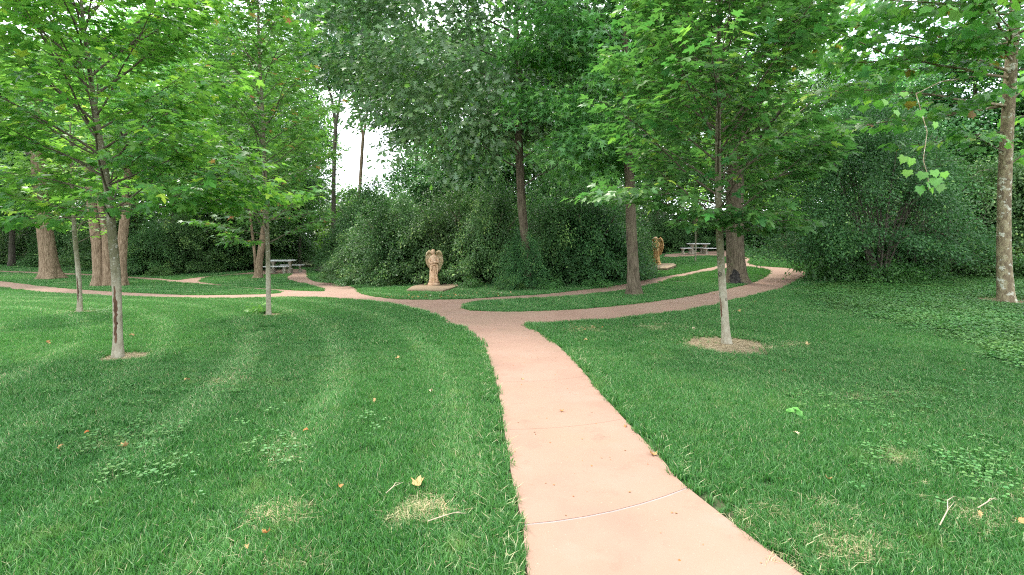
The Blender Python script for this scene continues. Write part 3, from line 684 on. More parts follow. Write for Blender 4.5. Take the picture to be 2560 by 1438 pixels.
# hanging spray
h0 = at(2290, 235, 8.6); chain = [at(2440, 190, 11.2), at(2350, 205, 9.8), at(2290, 235, 8.6), at(2318, 330, 8.0), at(2308, 400, 7.6), at(2320, 440, 7.5), at(2322, 475, 7.4)]
mb = MB(); mb.tube([Vector(p) - b for p in chain], [.018, .012, .008, .006, .005, .004, .003], 5, False); mb.build('branch', M['bark_syc'], syc)
hp = []; ha = []; hn = []
for px, py, k in [(2340, 470, 1), (2300, 490, 1), (2318, 480, 1), (2350, 485, 1), (2310, 455, 1), (2280, 420, 1), (2262, 415, 1), (2335, 450, 1), (2270, 450, 1), (2300, 300, 1), (2240, 300, 1), (2340, 330, 1), (2360, 455, 1), (2215, 275, 1), (2260, 255, 1), (2330, 495, 1)]:
    hp.append(np.array(at(px, py - 25, 7.4)) - np.array(b)); ha.append(np.array([R.uniform(-.6, .6), R.uniform(-.5, .1), -.8])); hn.append(np.array([R.uniform(-.4, .4), -.8, .5]))
Ps.append(np.array(hp)); As.append(np.array(ha)); Ns.append(np.array(hn))
Pa, Aa, Na = np.vstack(Ps), np.vstack(As), np.vstack(Ns); n = len(Pa)
Aa[:, 2] -= .35; Na += g.normal(0, .35, Na.shape)
var = np.clip(.5 + g.normal(0, .24, n), 0, .97); var[g.random(n) < .008] = 1
sz = .225 * g.uniform(.5, 1.1, n); sz[-16:] = np.linspace(.155, .10, 16); var[-16:] = np.linspace(.5, .85, 16)
leafy_parts(syc, 'sycamore', Pa + np.array(b), Aa, Na, sz, var, M['sycamore'], 300)

# ------------------------------------------------------------------ older trees with thick trunks
def old_tree(name, label, base_px, stems, bark, crown=None, group=None, sides=26, cat='tree', limbs=6, seed=0, flare=.45):
    """stems: list of (pixel polyline, radii); crown: (mesh, material, z offset, scale) list"""
    b = ground(*base_px); root = empty(name, b); tag(root, label, cat, group); g = random.Random(seed)
    trs = []
    for q, (pl, rr) in enumerate(stems):
        tr = [np.array(at(px, py, b.y)) - np.array(b) for px, py in pl]; tr[0] = np.array([tr[0][0], tr[0][1] + (q % 2) * .12 - .03 * q, -.05])
        trunk_tube(tr, rr, sides, .12, 5, flare, seed + q).build('trunk', M[bark], root); trs.append(tr)
        top = tr[-1]; top2 = tr[-2]
        for k in range(limbs):
            t = g.uniform(0, 1); p = Vector(top2 + (top - top2) * t); az = g.uniform(0, 6.28) if k else 1; L_ = g.uniform(1.4, 3.2)
            dr = Vector((math.cos(az), math.sin(az), g.uniform(.35, .9))).normalized(); mb = MB()
            pts = [p + dr * L_ * s / 4 + Vector((g.uniform(-.08, .08), g.uniform(-.08, .08), .1 * s * s / 4)) for s in range(5)]
            mb.tube(pts, [rr[-1] * .55 * (1 - .2 * s) for s in range(5)], 6, False); mb.build('branch', M['bark_dark'], root)
    return root, trs, b

gg = np.random.default_rng(77)
LM = {}
def crown_mesh(key, shape, m, n_cl, per, rx, ry, z0, z1, cl, leaf, prof=None, shell=.5, flat=.5, gz=None):
    a = cloud(gg, n_cl, per, rx, ry, z0, z1, cl, leaf, prof, shell, flat, gz); LM[key] = leaf_mesh('crown', shape, *a, M[m]); return LM[key]
egg = lambda t: .62 + .5 * math.sin(math.pi * min(t * 1.1, 1)) 
crown_mesh('forest_a', 'broad', 'forest', 165, 205, 3.6, 3.2, 3.5, 15, 1.05, .17, egg)
crown_mesh('forest_b', 'broad', 'forest', 145, 225, 3.3, 3.3, 5, 17, 1.15, .17, egg)
crown_mesh('forest_c', 'maple_mid', 'forest_light', 120, 80, 3.0, 2.8, 3.0, 12, 1.0, .22, egg)
crown_mesh('under', 'broad', 'forest', 150, 150, 3.0, 2.6, 2.6, 11.5, .95, .16, egg)
crown_mesh('thin', 'broad', 'forest', 110, 150, 2.6, 2.2, 7.5, 15, .85, .18, egg)
crown_mesh('oak', 'oak', 'oak', 210, 105, 5.0, 3.6, 3.4, 13.5, 1.0, .25, lambda t: .75 + .35 * math.sin(math.pi * t), .45)
crown_mesh('star', 'star', 'star', 150, 85, 2.5, 2.0, 2.6, 9.5, .75, .19, lambda t: .75 + .35 * math.sin(math.pi * t), .4)
crown_mesh('left_mass', 'maple_mid', 'forest_light', 110, 75, 3.2, 2.6, 2.3, 11, 1.0, .2, egg)
dome = lambda t: 1.0 if t < .55 else 1.08
def arching(key, g, n_arc, per, rx, ry, h, leaf, m, thick=.17, z0=0.1, t0=.25):
    """a shrub of arching, drooping sprays set with small leaves"""
    Ps, As, Ns, Vs = [], [], [], []
    for k in range(n_arc):
        az = g.uniform(0, 6.283); q = g.random() ** .5 if k % 4 else 1.0; up_ = math.sqrt(1 - (q * (.93 if k % 4 else .985)) ** 2) * h * g.uniform(.62, 1.0) * (.85 + .35 * math.sin(az * 3 + 1) * q); ox, oy = math.cos(az) * rx * q, math.sin(az) * ry * q
        drop = g.uniform(.1, .4) * up_ * (.3 + .7 * q); n_ = int(per * g.uniform(.5, 1.4)); t = t0 + (1.12 - t0) * g.random(n_) ** .75
        c = np.stack([ox * t ** 1.25, oy * t ** 1.25, z0 + up_ * np.sin(np.minimum(t, 1.1) * 1.75) - drop * t ** 3.2], 1)
        tan = np.stack([ox * np.ones(n_), oy * np.ones(n_), up_ * np.cos(t * 1.75) - drop * 2.4 * t ** 2], 1); tan /= np.linalg.norm(tan, axis=1, keepdims=True) + 1e-6
        w_ = thick * g.uniform(.6, 1.5) * (1.25 - .7 * t)[:, None]; off = g.normal(0, 1, (n_, 3)) * w_ * np.array([1, 1, .8])
        Ps.append(c + off); As.append(tan * .8 + g.normal(0, .6, (n_, 3)) + off / (w_ + .01) * .4); Ns.append(np.array([0, 0, 1.0]) + g.normal(0, .5, (n_, 3)) + np.array([math.cos(az), math.sin(az), 0]) * .3)
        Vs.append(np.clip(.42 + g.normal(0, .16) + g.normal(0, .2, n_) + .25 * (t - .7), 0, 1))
    P_, A_, N_, V_ = np.vstack(Ps), np.vstack(As), np.vstack(Ns), np.concatenate(Vs); k = P_[:, 2] > .03; P_, A_, N_, V_ = P_[k], A_[k], N_[k], V_[k]
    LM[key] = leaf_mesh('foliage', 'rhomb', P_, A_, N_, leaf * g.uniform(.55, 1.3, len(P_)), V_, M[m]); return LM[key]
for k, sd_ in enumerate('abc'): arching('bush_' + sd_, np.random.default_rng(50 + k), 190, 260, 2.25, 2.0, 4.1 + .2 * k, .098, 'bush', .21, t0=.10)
arching('bush_tall', np.random.default_rng(60), 300, 250, 3.4, 2.3, 7.6, .095, 'bush', .30, t0=.46)
crown_mesh('low', 'broad', 'low', 46, 60, .9, .8, -.35, .8, .26, .075, None, .3, .6, .02)

def add_crown(root, key, loc=(0, 0, 0), rz=0, sc=(1, 1, 1), name='crown'):
    o = link(name, LM[key], root); o.location = loc; o.rotation_euler = (0, 0, rz); o.scale = sc; return o

t_, trs_, b_ = old_tree('shade_tree', 'thick tan trunk leaning left on the left lawn, nearest the frame edge', (127, 698),
   [([(127, 700), (121, 640), (112, 570), (103, 500), (96, 400), (92, 250)], [.46, .36, .33, .31, .29, .26, .2])], 'bark_tan', seed=1)
add_crown(t_, 'left_mass', (-1, .5, .5), .4, (1.2, 1.0, 1.05))
t_, trs_, b_ = old_tree('shade_tree', 'clump of three tan trunks growing from one foot on the left lawn', (275, 716),
   [([(250, 714), (247, 650), (238, 570), (228, 480), (220, 350)], [.26, .22, .20, .19, .17, .14]),
    ([(272, 717), (270, 650), (262, 580), (250, 500), (245, 350)], [.27, .20, .12, .11, .10, .08]),
    ([(303, 715), (304, 650), (308, 580), (316, 500), (322, 350)], [.24, .19, .17, .16, .15, .12])], 'bark_tan', seed=4)
add_crown(t_, 'left_mass', (.5, .8, 1.2), 2.1, (1.15, 1.0, 1.0))
t_, trs_, b_ = old_tree('forked_tree', 'forked pale trunk with a thin side stem beside the left picnic table', (645, 697),
   [([(645, 698), (648, 660), (654, 615), (662, 560), (668, 450)], [.22, .17, .16, .15, .13, .1]),
    ([(640, 690), (638, 650), (634, 610), (628, 560), (622, 480)], [.10, .07, .065, .06, .05, .03])], 'bark_tan', seed=8, sides=18)
add_crown(t_, 'forest_c', (0, .6, .4), 1.1, (.9, .9, .95))
t_, trs_, b_ = old_tree('star_leaved_tree', 'straight furrowed trunk on the grass island left of the right maple', (1585, 738),
   [([(1585, 740), (1582, 660), (1578, 560), (1575, 470), (1570, 370), (1565, 200), (1562, 60)], [.19, .155, .14, .13, .125, .115, .09, .06])], 'bark_old', seed=12, sides=34)
add_crown(t_, 'star', (-.9, .3, .2), .7, (1, 1, 1))
t_, trs_, b_ = old_tree('scorched_tree', 'thick furrowed trunk with a black scorch mark on its foot by the path', (1842, 709),
   [([(1843, 711), (1841, 680), (1838, 630), (1837, 560), (1838, 450), (1842, 300)], [.40, .30, .27, .26, .245, .23, .2])], 'bark_old', seed=16, sides=40, flare=.3)
sc_tr = trs_[0]
patch_on_trunk(t_, sc_tr, -.01, .46, -2.12, .52, M['scorch'], 'scorch_mark', 3, .28, 'black scorch mark at the foot of the trunk', 0, .014)
add_crown(t_, 'forest_c', (.3, .9, 1.2), 3, (1, 1, 1))
t_, trs_, b_ = old_tree('oak_tree', 'tall brown oak trunk rising from the middle of the dark bushes', (1318, 722),
   [([(1320, 722), (1314, 620), (1305, 520), (1300, 420), (1296, 320), (1300, 220), (1290, 80)], [.15, .14, .135, .13, .125, .115, .10, .07])], 'bark_old', seed=20, sides=30)
add_crown(t_, 'oak', (-1.9, .3, .8), 0, (1.12, 1, 1))
# bare side limbs of the oak
for k, (z, az, L_) in enumerate([(5.2, 15, 1.6), (4.7, 175, 1.5), (5.9, 10, 1.8), (4.2, 5, 1.4), (3.9, 185, 1.5), (3.3, -10, 1.3), (6.4, 170, 2.2), (7.2, 165, 3.0)]):
    p = interp(trs_[0], z); a_ = math.radians(az); mb = MB(); dr = Vector((math.cos(a_), math.sin(a_) - .25, .35))
    pts = [Vector(p) + dr * L_ * s / 5 + Vector((0, 0, .06 * s + R.uniform(-.05, .05))) for s in range(6)]
    mb.tube(pts, [.035 * (1 - .17 * s) for s in range(6)], 5, False)
    for s in (2, 3, 4): mb.tube([pts[s], pts[s] + Vector((math.cos(a_) * .3, R.uniform(-.3, .3), R.uniform(.1, .5)))], [.01, .003], 4, False)
    mb.build('branch', M['bark_dark'], t_)

# ------------------------------------------------------------------ forest trees behind, each one a thing
def forest_tree(px, Y, r, crown, cz, rz, sc, label, lean=0, bark='bark_dark', name='woodland_tree', fork=None, h=13, base=None):
    x = (px - 1280) / F * Y; b = gpos(x, Y); root = empty(name, b); tag(root, label, 'tree', 'tall trees of the wood behind the lawns')
    pts = [Vector((lean * t * h + .12 * math.sin(t * 5 + px), .1 * math.cos(t * 4), t * h)) for t in [k / 8 for k in range(9)]]
    if fork:
        k = fork; main = pts[:k + 1]
        trunk_tube(main, [r * (1 - .05 * q) for q in range(k + 1)], 12, .08, 4, .3, px, 3).build('trunk', M[bark], root)
        for sg in (-1, 1):
            q = [main[-1] + Vector((sg * (.16 + .22 * s) * s * .8, 0, s * h / 8)) for s in range(5)]; q[0] = main[-1] - Vector((0, 0, .15))
            mb = MB(); mb.tube(q, [r * .62, r * .5, r * .4, r * .3, r * .15], 8, False); mb.build('branch', M[bark], root)
    else:
        trunk_tube(pts, [r * (1 - .085 * q) for q in range(9)], 12, .08, 4, .3, px, 3).build('trunk', M[bark], root)
        g = random.Random(px)
        for k in range(5):
            p = pts[3 + k]; az = g.uniform(0, 6.28); dr = Vector((math.cos(az), math.sin(az), .6)); mb = MB()
            mb.tube([p, p + dr * 1.2, p + dr * 2.4 + Vector((0, 0, .4))], [r * .35, r * .22, .01], 5, False); mb.build('branch', M[bark], root)
    if crown: add_crown(root, crown, (lean * h * .6, 0, cz), rz, sc)
    return root
FT = [
 (-120, 34, .2, 'forest_a', -1, .1, (1.3, 1.2, 1.1), 'dense tree at the far left edge of the wood'),
 (30, 38, .2, 'forest_b', -2.5, .9, (1.3, 1.2, 1.15), 'dense broad tree behind the leaning tan trunk'),
 (180, 40, .2, 'forest_a', 0, 2.0, (1.3, 1.2, 1.32), 'tall leafy tree between the leaning trunk and the three-trunk clump'),
 (343, 35, .14, 'forest_b', -1.5, 3.0, (1.1, 1.1, 1.05), 'thin-stemmed tree just right of the three-trunk clump'),
 (436, 41, .26, 'forest_a', .5, 4.1, (1.25, 1.1, 1.35), 'dark double tree behind the right side of the left maple crown'),
 (488, 33.5, .11, 'forest_c', 0, .6, (.95, .95, 1), 'slender pale-stemmed tree above the fork of the left path'),
 (560, 42, .2, 'forest_b', -1, 1.7, (1.2, 1.1, 1.3), 'dark tree between the left maple and the middle maple'),
 (705, 40, .2, 'forest_a', .6, 2.6, (1.0, 1.0, 1.3), 'tall dark-leaved tree just right of the middle maple, left of the sky gap'),
 (1180, 40, .2, 'forest_b', 0, .3, (1.0, 1.0, 1.15), 'tall tree behind the statue, right of the sky gap'),
 (1400, 34, .18, 'forest_a', .6, 1.2, (1.05, 1, 1.1), 'dark tree behind the right side of the oak'),
 (1490, 40, .2, 'forest_b', 0, 5, (1.1, 1, 1.15), 'tall shaded tree behind the star-leaved tree'),
 (1640, 44, .22, 'forest_a', 0, 4.4, (1.15, 1.1, 1.15), 'leafy tree above the small statue in the distance'),
 (1744, 43, .22, 'forest_b', -1, 3.6, (1.1, 1.1, 1), 'tree whose pale trunk stands behind the right picnic table'),
 (1890, 50, .22, 'forest_a', 0, 2.9, (1.25, 1.2, 1.1), 'far tree right of the scorched trunk'),
 (2070, 48, .22, 'forest_b', -2, 2.2, (1.3, 1.2, 1.25), 'far tree behind the dark shrubs, above the end of the lawn'),
 (2260, 34, .2, 'forest_a', -2, 1.4, (1.3, 1.2, 1.1), 'tree behind the tangled right-hand shrub'),
 (2430, 30, .2, 'forest_b', -3, .5, (1.2, 1.2, 1.0), 'tree behind the sycamore branches'),
 (2590, 28, .2, 'forest_a', -2, 5.5, (1.2, 1.2, .8), 'tree at the right edge behind the sycamore trunk'),
 (2800, 26, .2, 'forest_b', -3, 5.5, (1.2, 1.2, .9), 'outermost tree beyond the right edge of the lawn'),
]
for px, Y, r, cr, cz, rz, sc, lab in FT:
    forest_tree(px, Y, r, cr, cz, rz, sc, lab, bark='bark_tan' if px in (343, 488, 1744) else 'bark_dark')
forest_tree(832, 36, .17, 'thin', 4.9, .4, (1.0, .85, 1), 'slim grey tree forking into two limbs at the left side of the sky gap', lean=.03, fork=5, h=16)
forest_tree(896, 35, .14, 'thin', 4.4, 2.4, (.9, .95, .95), 'slim leaning tree with a forked top in the middle of the sky gap', lean=.03, fork=5, h=14.5, bark='bark_tan')
forest_tree(1046, 33, .15, 'thin', -.8, 3.4, (1.35, 1.1, 1.15), 'straight slim trunk at the right side of the sky gap', h=15)
forest_tree(985, 46, .14, 'forest_c', -3.6, .4, (.8, .8, .9), 'low leafy tree filling the bottom of the sky gap', h=8)
forest_tree(870, 46, .14, 'forest_c', -4.0, 2.4, (1, .8, .9), 'low bright tree under the sky gap behind the slim trunks', h=7)
 
for px, Y, cz, rz, sc, lab in [(752, 37, .8, 3.3, (.8, .8, 1.0), 'leafy understorey tree closing the left side of the sky gap'), (1105, 29, -1.6, .5, (1.0, .9, .85), 'leafy understorey tree rising behind the statue bushes'), (1215, 27, -1.2, 2.5, (1.0, .9, .85), 'leafy understorey tree left of the oak trunk'),
                               (1340, 28, -1.4, 4.0, (1.0, .9, .9), 'leafy understorey tree right of the oak trunk'), (1455, 30, -1.2, 5.2, (1.1, .9, .9), 'leafy understorey tree between the oak and star-leaved tree'), (640, 34, -1.5, 1.2, (1.1, 1, .9), 'leafy understorey tree above the forked trunk')]:
    forest_tree(px, Y, .11, 'under', cz, rz, sc, lab, h=9)
# two trees beyond the right lawn
b = ground(1960, 623)
t = forest_tree(1960, b.y, .24, 'forest_c', -.2, 1.8, (1.1, 1.1, .9), 'grey trunk standing at the back edge of the sunlit right lawn', bark='bark_old')

# saplings
def sapling(px, py, r, hgt, label, sc=1.0):
    b = ground(px, py); root = empty('sapling', b); tag(root, label, 'sapling', 'thin saplings on the far right lawn')
    pts = [Vector((.03 * math.sin(k), 0, hgt * k / 6 - .02)) for k in range(7)]
    trunk_tube(pts, [r * (1 - .1 * k) for k in range(7)], 8, .04).build('trunk', M['bark_young'], root)
    g = np.random.default_rng(int(px)); a = cloud(g, 22, 34, .8 * sc, .8 * sc, hgt * .50, hgt * 1.15, .34, .15, None, .3, .45)
    link('crown', leaf_mesh('crown', 'maple_mid', *a, M['maple']), root)
sapling(1738, 655, .045, 4.2, 'dark thin sapling standing in front of the right picnic table', .8)
sapling(1986, 640, .05, 4.0, 'pale thin sapling on the bright lawn behind the loop of path', 1.1)

# ------------------------------------------------------------------ shrubs
def shrub(px, py, key, sc, rz, label, back=1.2, name='shrub', group='dense dark shrubs along the edge of the wood'):
    g0 = ground(px, py); Y = g0.y + back; x = (px - 1280) / F * Y; b = gpos(x, Y)
    root = empty(name, b); tag(root, label, 'shrub', group)
    add_crown(root, key, (0, 0, 0), rz, sc, 'foliage')
    g = random.Random(int(px * 7 + py)); mb = MB()
    for k in range(9):
        az = g.uniform(0, 6.28); L_ = g.uniform(1.6, 2.8) * sc[2]; o2 = Vector((math.cos(az), math.sin(az), 0))
        mb.tube([o2 * .12, o2 * .35 * L_ * .5 + Vector((0, 0, L_ * .5)), o2 * .55 * L_ + Vector((0, 0, L_))], [.03, .02, .008], 5, False)
    mb.build('stems', M['bark_twig'], root)
    return root
ctr = [(915, 712, 'bush_a', (.75, .8, .80), 0.3, 'rounded dark shrub at the bend of the path left of the statue'),
       (985, 716, 'bush_b', (.95, .9, .98), 1.3, 'dark shrub just left of the angel statue'),
       (1040, 712, 'bush_c', (.95, .95, 1.02), 2.3, 'dark shrub directly behind the angel statue'),
       (1145, 714, 'bush_a', (.95, .95, 1.10), 3.3, 'tall dark shrub just right of the angel statue'),
       (1222, 716, 'bush_b', (.85, .85, 1.08), 4.3, 'dark shrub left of the oak trunk'),
       (1312, 726, 'bush_b', (.45, .36, .50), .9, 'small shrub in front of the foot of the oak trunk'),
       (1398, 716, 'bush_c', (.8, .85, 1.0), 5.3, 'dark shrub right of the oak trunk'),
       (1475, 714, 'bush_a', (.95, .95, .98), .8, 'dark shrub between the oak and the star-leaved tree'),
       (1508, 703, 'bush_b', (.75, .9, .95), 1.8, 'dark shrub behind the star-leaved trunk')]
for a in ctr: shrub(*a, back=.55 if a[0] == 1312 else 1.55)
bk = [(890, 684, 'bush_c', (1.0, 1.1, 1.25), .2, 'taller shrub behind the left picnic table'), (930, 692, 'bush_a', (1.2, 1.1, 1.55), 2, 'tall shrub behind and left of the statue'),
      (1080, 692, 'bush_b', (1.2, 1.1, 1.55), 4, 'tall shrub deep in the centre of the thicket'), (1230, 692, 'bush_c', (1.2, 1.1, 1.6), 1, 'tall shrub behind the oak on its left'),
      (1390, 692, 'bush_a', (1.2, 1.1, 1.6), 5, 'tall shrub behind the oak on its right'), (1475, 682, 'bush_b', (1.0, 1.1, 1.5), 3, 'tall shrub deep behind the star-leaved trunk')]
for a in bk: shrub(*a, back=3.0)
lf = [(-160, 668, 'bush_a', (1.3, 1.2, 1.2), 0, 'dark shrub at the far left beyond the frame edge'), (-40, 664, 'bush_b', (1.3, 1.2, 1.3), 1, 'dark shrub at the left edge of the lawn'), (70, 664, 'bush_c', (1.3, 1.2, 1.2), 2, 'dark shrub behind the leaning tan trunk'),
      (180, 670, 'bush_a', (1.2, 1.2, 1.15), 3, 'dark shrub between the leaning trunk and the trunk clump'), (290, 678, 'bush_b', (1.2, 1.2, 1.1), 4, 'dark shrub behind the three-trunk clump'),
      (385, 692, 'bush_c', (.95, .95, .85), 5, 'leafy shrub just right of the three-trunk clump'), (455, 688, 'bush_a', (1.1, 1.1, 1.0), .5, 'leafy shrub above the fork of the left path'),
      (540, 682, 'bush_b', (1.15, 1.1, 1.0), 1.5, 'shrub behind the left grass island'), (620, 678, 'bush_c', (1.2, 1.1, 1.0), 2.5, 'shrub behind the forked pale trunk'),
      (705, 670, 'bush_a', (1.2, 1.1, 1.15), 3.5, 'dark shrub directly behind the left picnic table')]
for a in lf: shrub(*a, back=2.0)
rt = [(1530, 676, 'bush_b', (.8, 1.0, 1.1), 2.5, 'shrub behind the small statue'), (1665, 633, 'bush_c', (1.2, 1.1, .9), 3.5, 'shrub behind the left end of the right picnic table'),
      (1790, 628, 'bush_a', (1.3, 1.1, .9), 4.5, 'shrub behind the right end of the right picnic table'), (1890, 621, 'bush_b', (1.4, 1.2, .9), 5.5, 'shrub at the back of the lawn right of the scorched trunk'),
      (1985, 618, 'bush_c', (1.4, 1.2, .95), .5, 'shrub at the back of the lawn behind the pale sapling'), (2075, 620, 'bush_a', (1.3, 1.2, 1.0), 1.5, 'shrub at the far corner of the right lawn'),
      (2150, 694, 'bush_c', (.75, .6, .42), .3, 'low dark foliage at the left foot of the many-stemmed shrub'), (2270, 694, 'bush_a', (.7, .6, .38), 1.3, 'low dark foliage at the right foot of the many-stemmed shrub'),
      (2300, 676, 'bush_b', (1.2, 1.2, 1.25), 3.9, 'shrub behind the bare dead branches at right'), (2400, 678, 'bush_c', (1.1, 1.1, 1.1), 2.9, 'shrub left of the sycamore trunk'), (2500, 684, 'bush_a', (1.1, 1.1, 1.2), 1.9, 'shrub behind the sycamore trunk'),
      (2620, 690, 'bush_b', (1.1, 1.1, 1.1), .9, 'shrub at the right edge of the frame'), (2760, 700, 'bush_c', (1.1, 1.1, 1.2), .9, 'shrub beyond the right edge of the frame')]
for a in rt: shrub(*a, back=1.6)

# many-stemmed tall shrub at right
b = ground(2195, 706); root = empty('many_stemmed_shrub', b); tag(root, 'large many-stemmed shrub with dark bare stems showing under its crown at right', 'shrub')
add_crown(root, 'bush_tall', (.3, .8, .4), 0, (1.0, .9, .95))
g = random.Random(4)
for k in range(15):
    az = g.uniform(0, 6.28); L_ = g.uniform(3.2, 5.2); o2 = Vector((math.cos(az) * 1.3, math.sin(az) * .7, 0)); mb = MB()
    p = [o2 * .12]
    for s in range(1, 8):
        t = s / 7; p.append(o2 * (.12 + .55 * t ** 1.3 * L_ * .5) + Vector((g.uniform(-.07, .07), g.uniform(-.07, .07), L_ * t)))
    mb.tube(p, [.042 * (1 - .11 * s) for s in range(8)], 6, False)
    for s in (3, 4, 5, 6):
        q = p[s]; mb.tube([q, q + Vector((g.uniform(-.6, .6), g.uniform(-.6, .3), g.uniform(.1, .6))), q + Vector((g.uniform(-1.1, 1.1), g.uniform(-1, .3), g.uniform(.2, 1.0)))], [.018, .012, .004], 4, False)
    mb.build('stem', M['bark_dark'], root)
# arching dead branches
root = empty('dead_branch', gpos(ground(2330, 690).x, ground(2330, 690).y)); tag(root, 'tangle of bare arching dead branches between the large shrub and the sycamore', 'dead branches')
mb = MB(); bb = root.location; g = random.Random(14)
for k in range(34):
    x0, y0 = g.uniform(-.9, 1.2), g.uniform(-.3, 1.0); h_ = g.uniform(1.0, 4.6); sx = g.uniform(-2.4, 1.9)
    p = [Vector((x0 + sx * t, y0 - .5 * t, h_ * (1 - (1 - t) ** 2.0) - .5 * t ** 3 * h_ * .4)) for t in [q / 7 for q in range(8)]]
    mb.tube(p, [.020 * (1 - .12 * q) for q in range(8)], 4, False)
    for s in (3, 4, 5, 6): mb.tube([p[s], p[s] + Vector((g.uniform(-.7, .7), g.uniform(-.4, .2), g.uniform(-.2, .7)))], [.007, .002], 3, False)
mb.build('twigs', M['bark_dark'], root)
mb = MB(); arc = [at(2165, 690, bb.y - .4), at(2230, 620, bb.y - .5), at(2290, 580, bb.y - .5), at(2345, 580, bb.y - .5), at(2420, 625, bb.y - .4), at(2470, 655, bb.y - .3)]
arc = smooth([tuple(p) for p in arc], 4, False); mb.tube([Vector(p) - bb for p in arc], [.035] * 6 + [.028] * 8 + [.02] * (len(arc) - 14), 6, False); mb.build('arching_limb', M['bark_twig'], root)

# leafy low plants along the foot of the thickets
LOWS = [(2085, 700, 1.3, 'pale leafy shrub at the left foot of the many-stemmed shrub'), (2140, 706, 1.0, 'broad-leaved plants below the many-stemmed shrub, left of its stems'), (2225, 708, 1.0, 'broad-leaved plants below the many-stemmed shrub, right of its stems'), (2290, 698, .9, 'low weeds under the arching dead limb'), (2350, 694, .9, 'low weeds left of the bare leafy soil'), (2420, 690, .95, 'low weeds midway between the arching limb and sycamore'), (2475, 693, .9, 'low weeds just left of the sycamore trunk'), (2560, 700, 1.1, 'low weeds right of the sycamore trunk'),
        (870, 716, .55, 'low plants at the bend of the path below the shrubs'), (980, 716, .55, 'low plants left of the statue slab'), (1170, 722, .55, 'low plants right of the statue slab'), (1280, 727, .5, 'low plants in front of the oak, left side'), (1385, 727, .5, 'low plants in front of the oak, right side'), (1490, 720, .5, 'low plants left of the star-leaved trunk'), (1550, 700, .55, 'low plants behind the star-leaved trunk'),
        (400, 692, .7, 'low plants at the foot of the shrub right of the trunk clump'), (2640, 705, 1.2, 'low weeds past the right edge of the frame')]
for k, (px, py, s, lab) in enumerate(LOWS):
    b = ground(px, py); root = empty('low_plant', b, k * 1.7); tag(root, lab, 'plant', 'low plants at the foot of the thickets')
    add_crown(root, 'low', (0, 0, 0), 0, (s, s, s * (1.9 if k == 0 else 1)), 'foliage')
# sprout at the foot of the middle maple
b = ground(657, 788); root = empty('weed_sprout', b); tag(root, 'broad-leaved weed sprouting at the foot of the middle young maple', 'weed')
a = cloud(np.random.default_rng(2), 5, 9, .16, .14, .02, .3, .10, .13, None, .1, .6, .01); link('foliage', leaf_mesh('foliage', 'broad', *a, M['weed']), root)
b = ground(1975, 1046); root = empty('weed_sprout', b); tag(root, 'flat broad-leaved weed in the lawn to the right of the path', 'weed')
a = cloud(np.random.default_rng(3), 2, 6, .05, .05, .06, .12, .07, .09, None, .1, .4); link('foliage', leaf_mesh('foliage', 'broad', *a, M['weed']), root)

# far wood behind everything, one mass
g = np.random.default_rng(9); c = []
while len(c) < 4300:
    x = g.uniform(-72, 72); y = g.uniform(50, 62); px = 1280 + x / y * F
    top = 24
    if 770 < px < 1010: top = 6.8 + 1.2 * math.sin(px * .05)
    elif 700 < px <= 770 or 1010 <= px < 1090: top = 12
    elif px > 1960: top = 17 + 2.5 * math.sin(px * .02)
    z = g.uniform(-.5, top) if g.random() < .6 else g.uniform(-.5, 5)
    if z > 13 and g.random() < .25: continue
    c.append((x, y, z))
c = np.array(c); idx = np.repeat(np.arange(len(c)), 46); o_ = g.normal(0, .8, (len(idx), 3)) * np.array([1, 1, .7])
P_ = c[idx] + o_; P_ = P_; nr = np.array([0, -.3, 1.0]) + g.normal(0, .5, P_.shape); ax = g.normal(0, 1, P_.shape) * np.array([1, 1, .4]) - np.array([0, .3, .3])
var = np.clip(.45 + g.normal(0, .18, len(P_)) + g.normal(0, .2, len(c))[idx], 0, 1)
tag(link('far_wood', leaf_mesh('far_wood', 'broad', P_, ax, nr, g.uniform(.32, .62, len(P_)), var, M['forest'])), 'distant mass of woodland foliage closing the view behind the trees', kind='stuff')

# ------------------------------------------------------------------ picnic sets
def rounded_slab(mb, L_, W_, z, th, bow=0, n=10):
    """a long slab with rounded ends, bowed sideways"""
    top = []; r = W_ / 2
    for k in range(n + 1):
        x = -L_ / 2 + L_ * k / n; e = max(0, 1 - ((abs(x) - (L_ / 2 - r * .7)) / (r * .7)) ** 2) ** .5 if abs(x) > L_ / 2 - r * .7 else 1
        top.append((x, max(e, .35) * r, bow * (1 - (2 * x / L_) ** 2)))
    ring = [(x, c + h) for x, h, c in top] + [(x, c - h) for x, h, c in top[::-1]]
    m = len(ring); v = []
    for zz, k in ((z - th, .93), (z - th * .5, 1.0), (z - .008, 1.0), (z, .97)): v += [(x * k, y * k, zz) for x, y in ring]
    f = [tuple(range(m))[::-1], tuple(3 * m + k for k in range(m))]
    for l_ in range(3): f += [(l_ * m + k, l_ * m + (k + 1) % m, (l_ + 1) * m + (k + 1) % m, (l_ + 1) * m + k) for k in range(m)]
    mb.add(v, f)
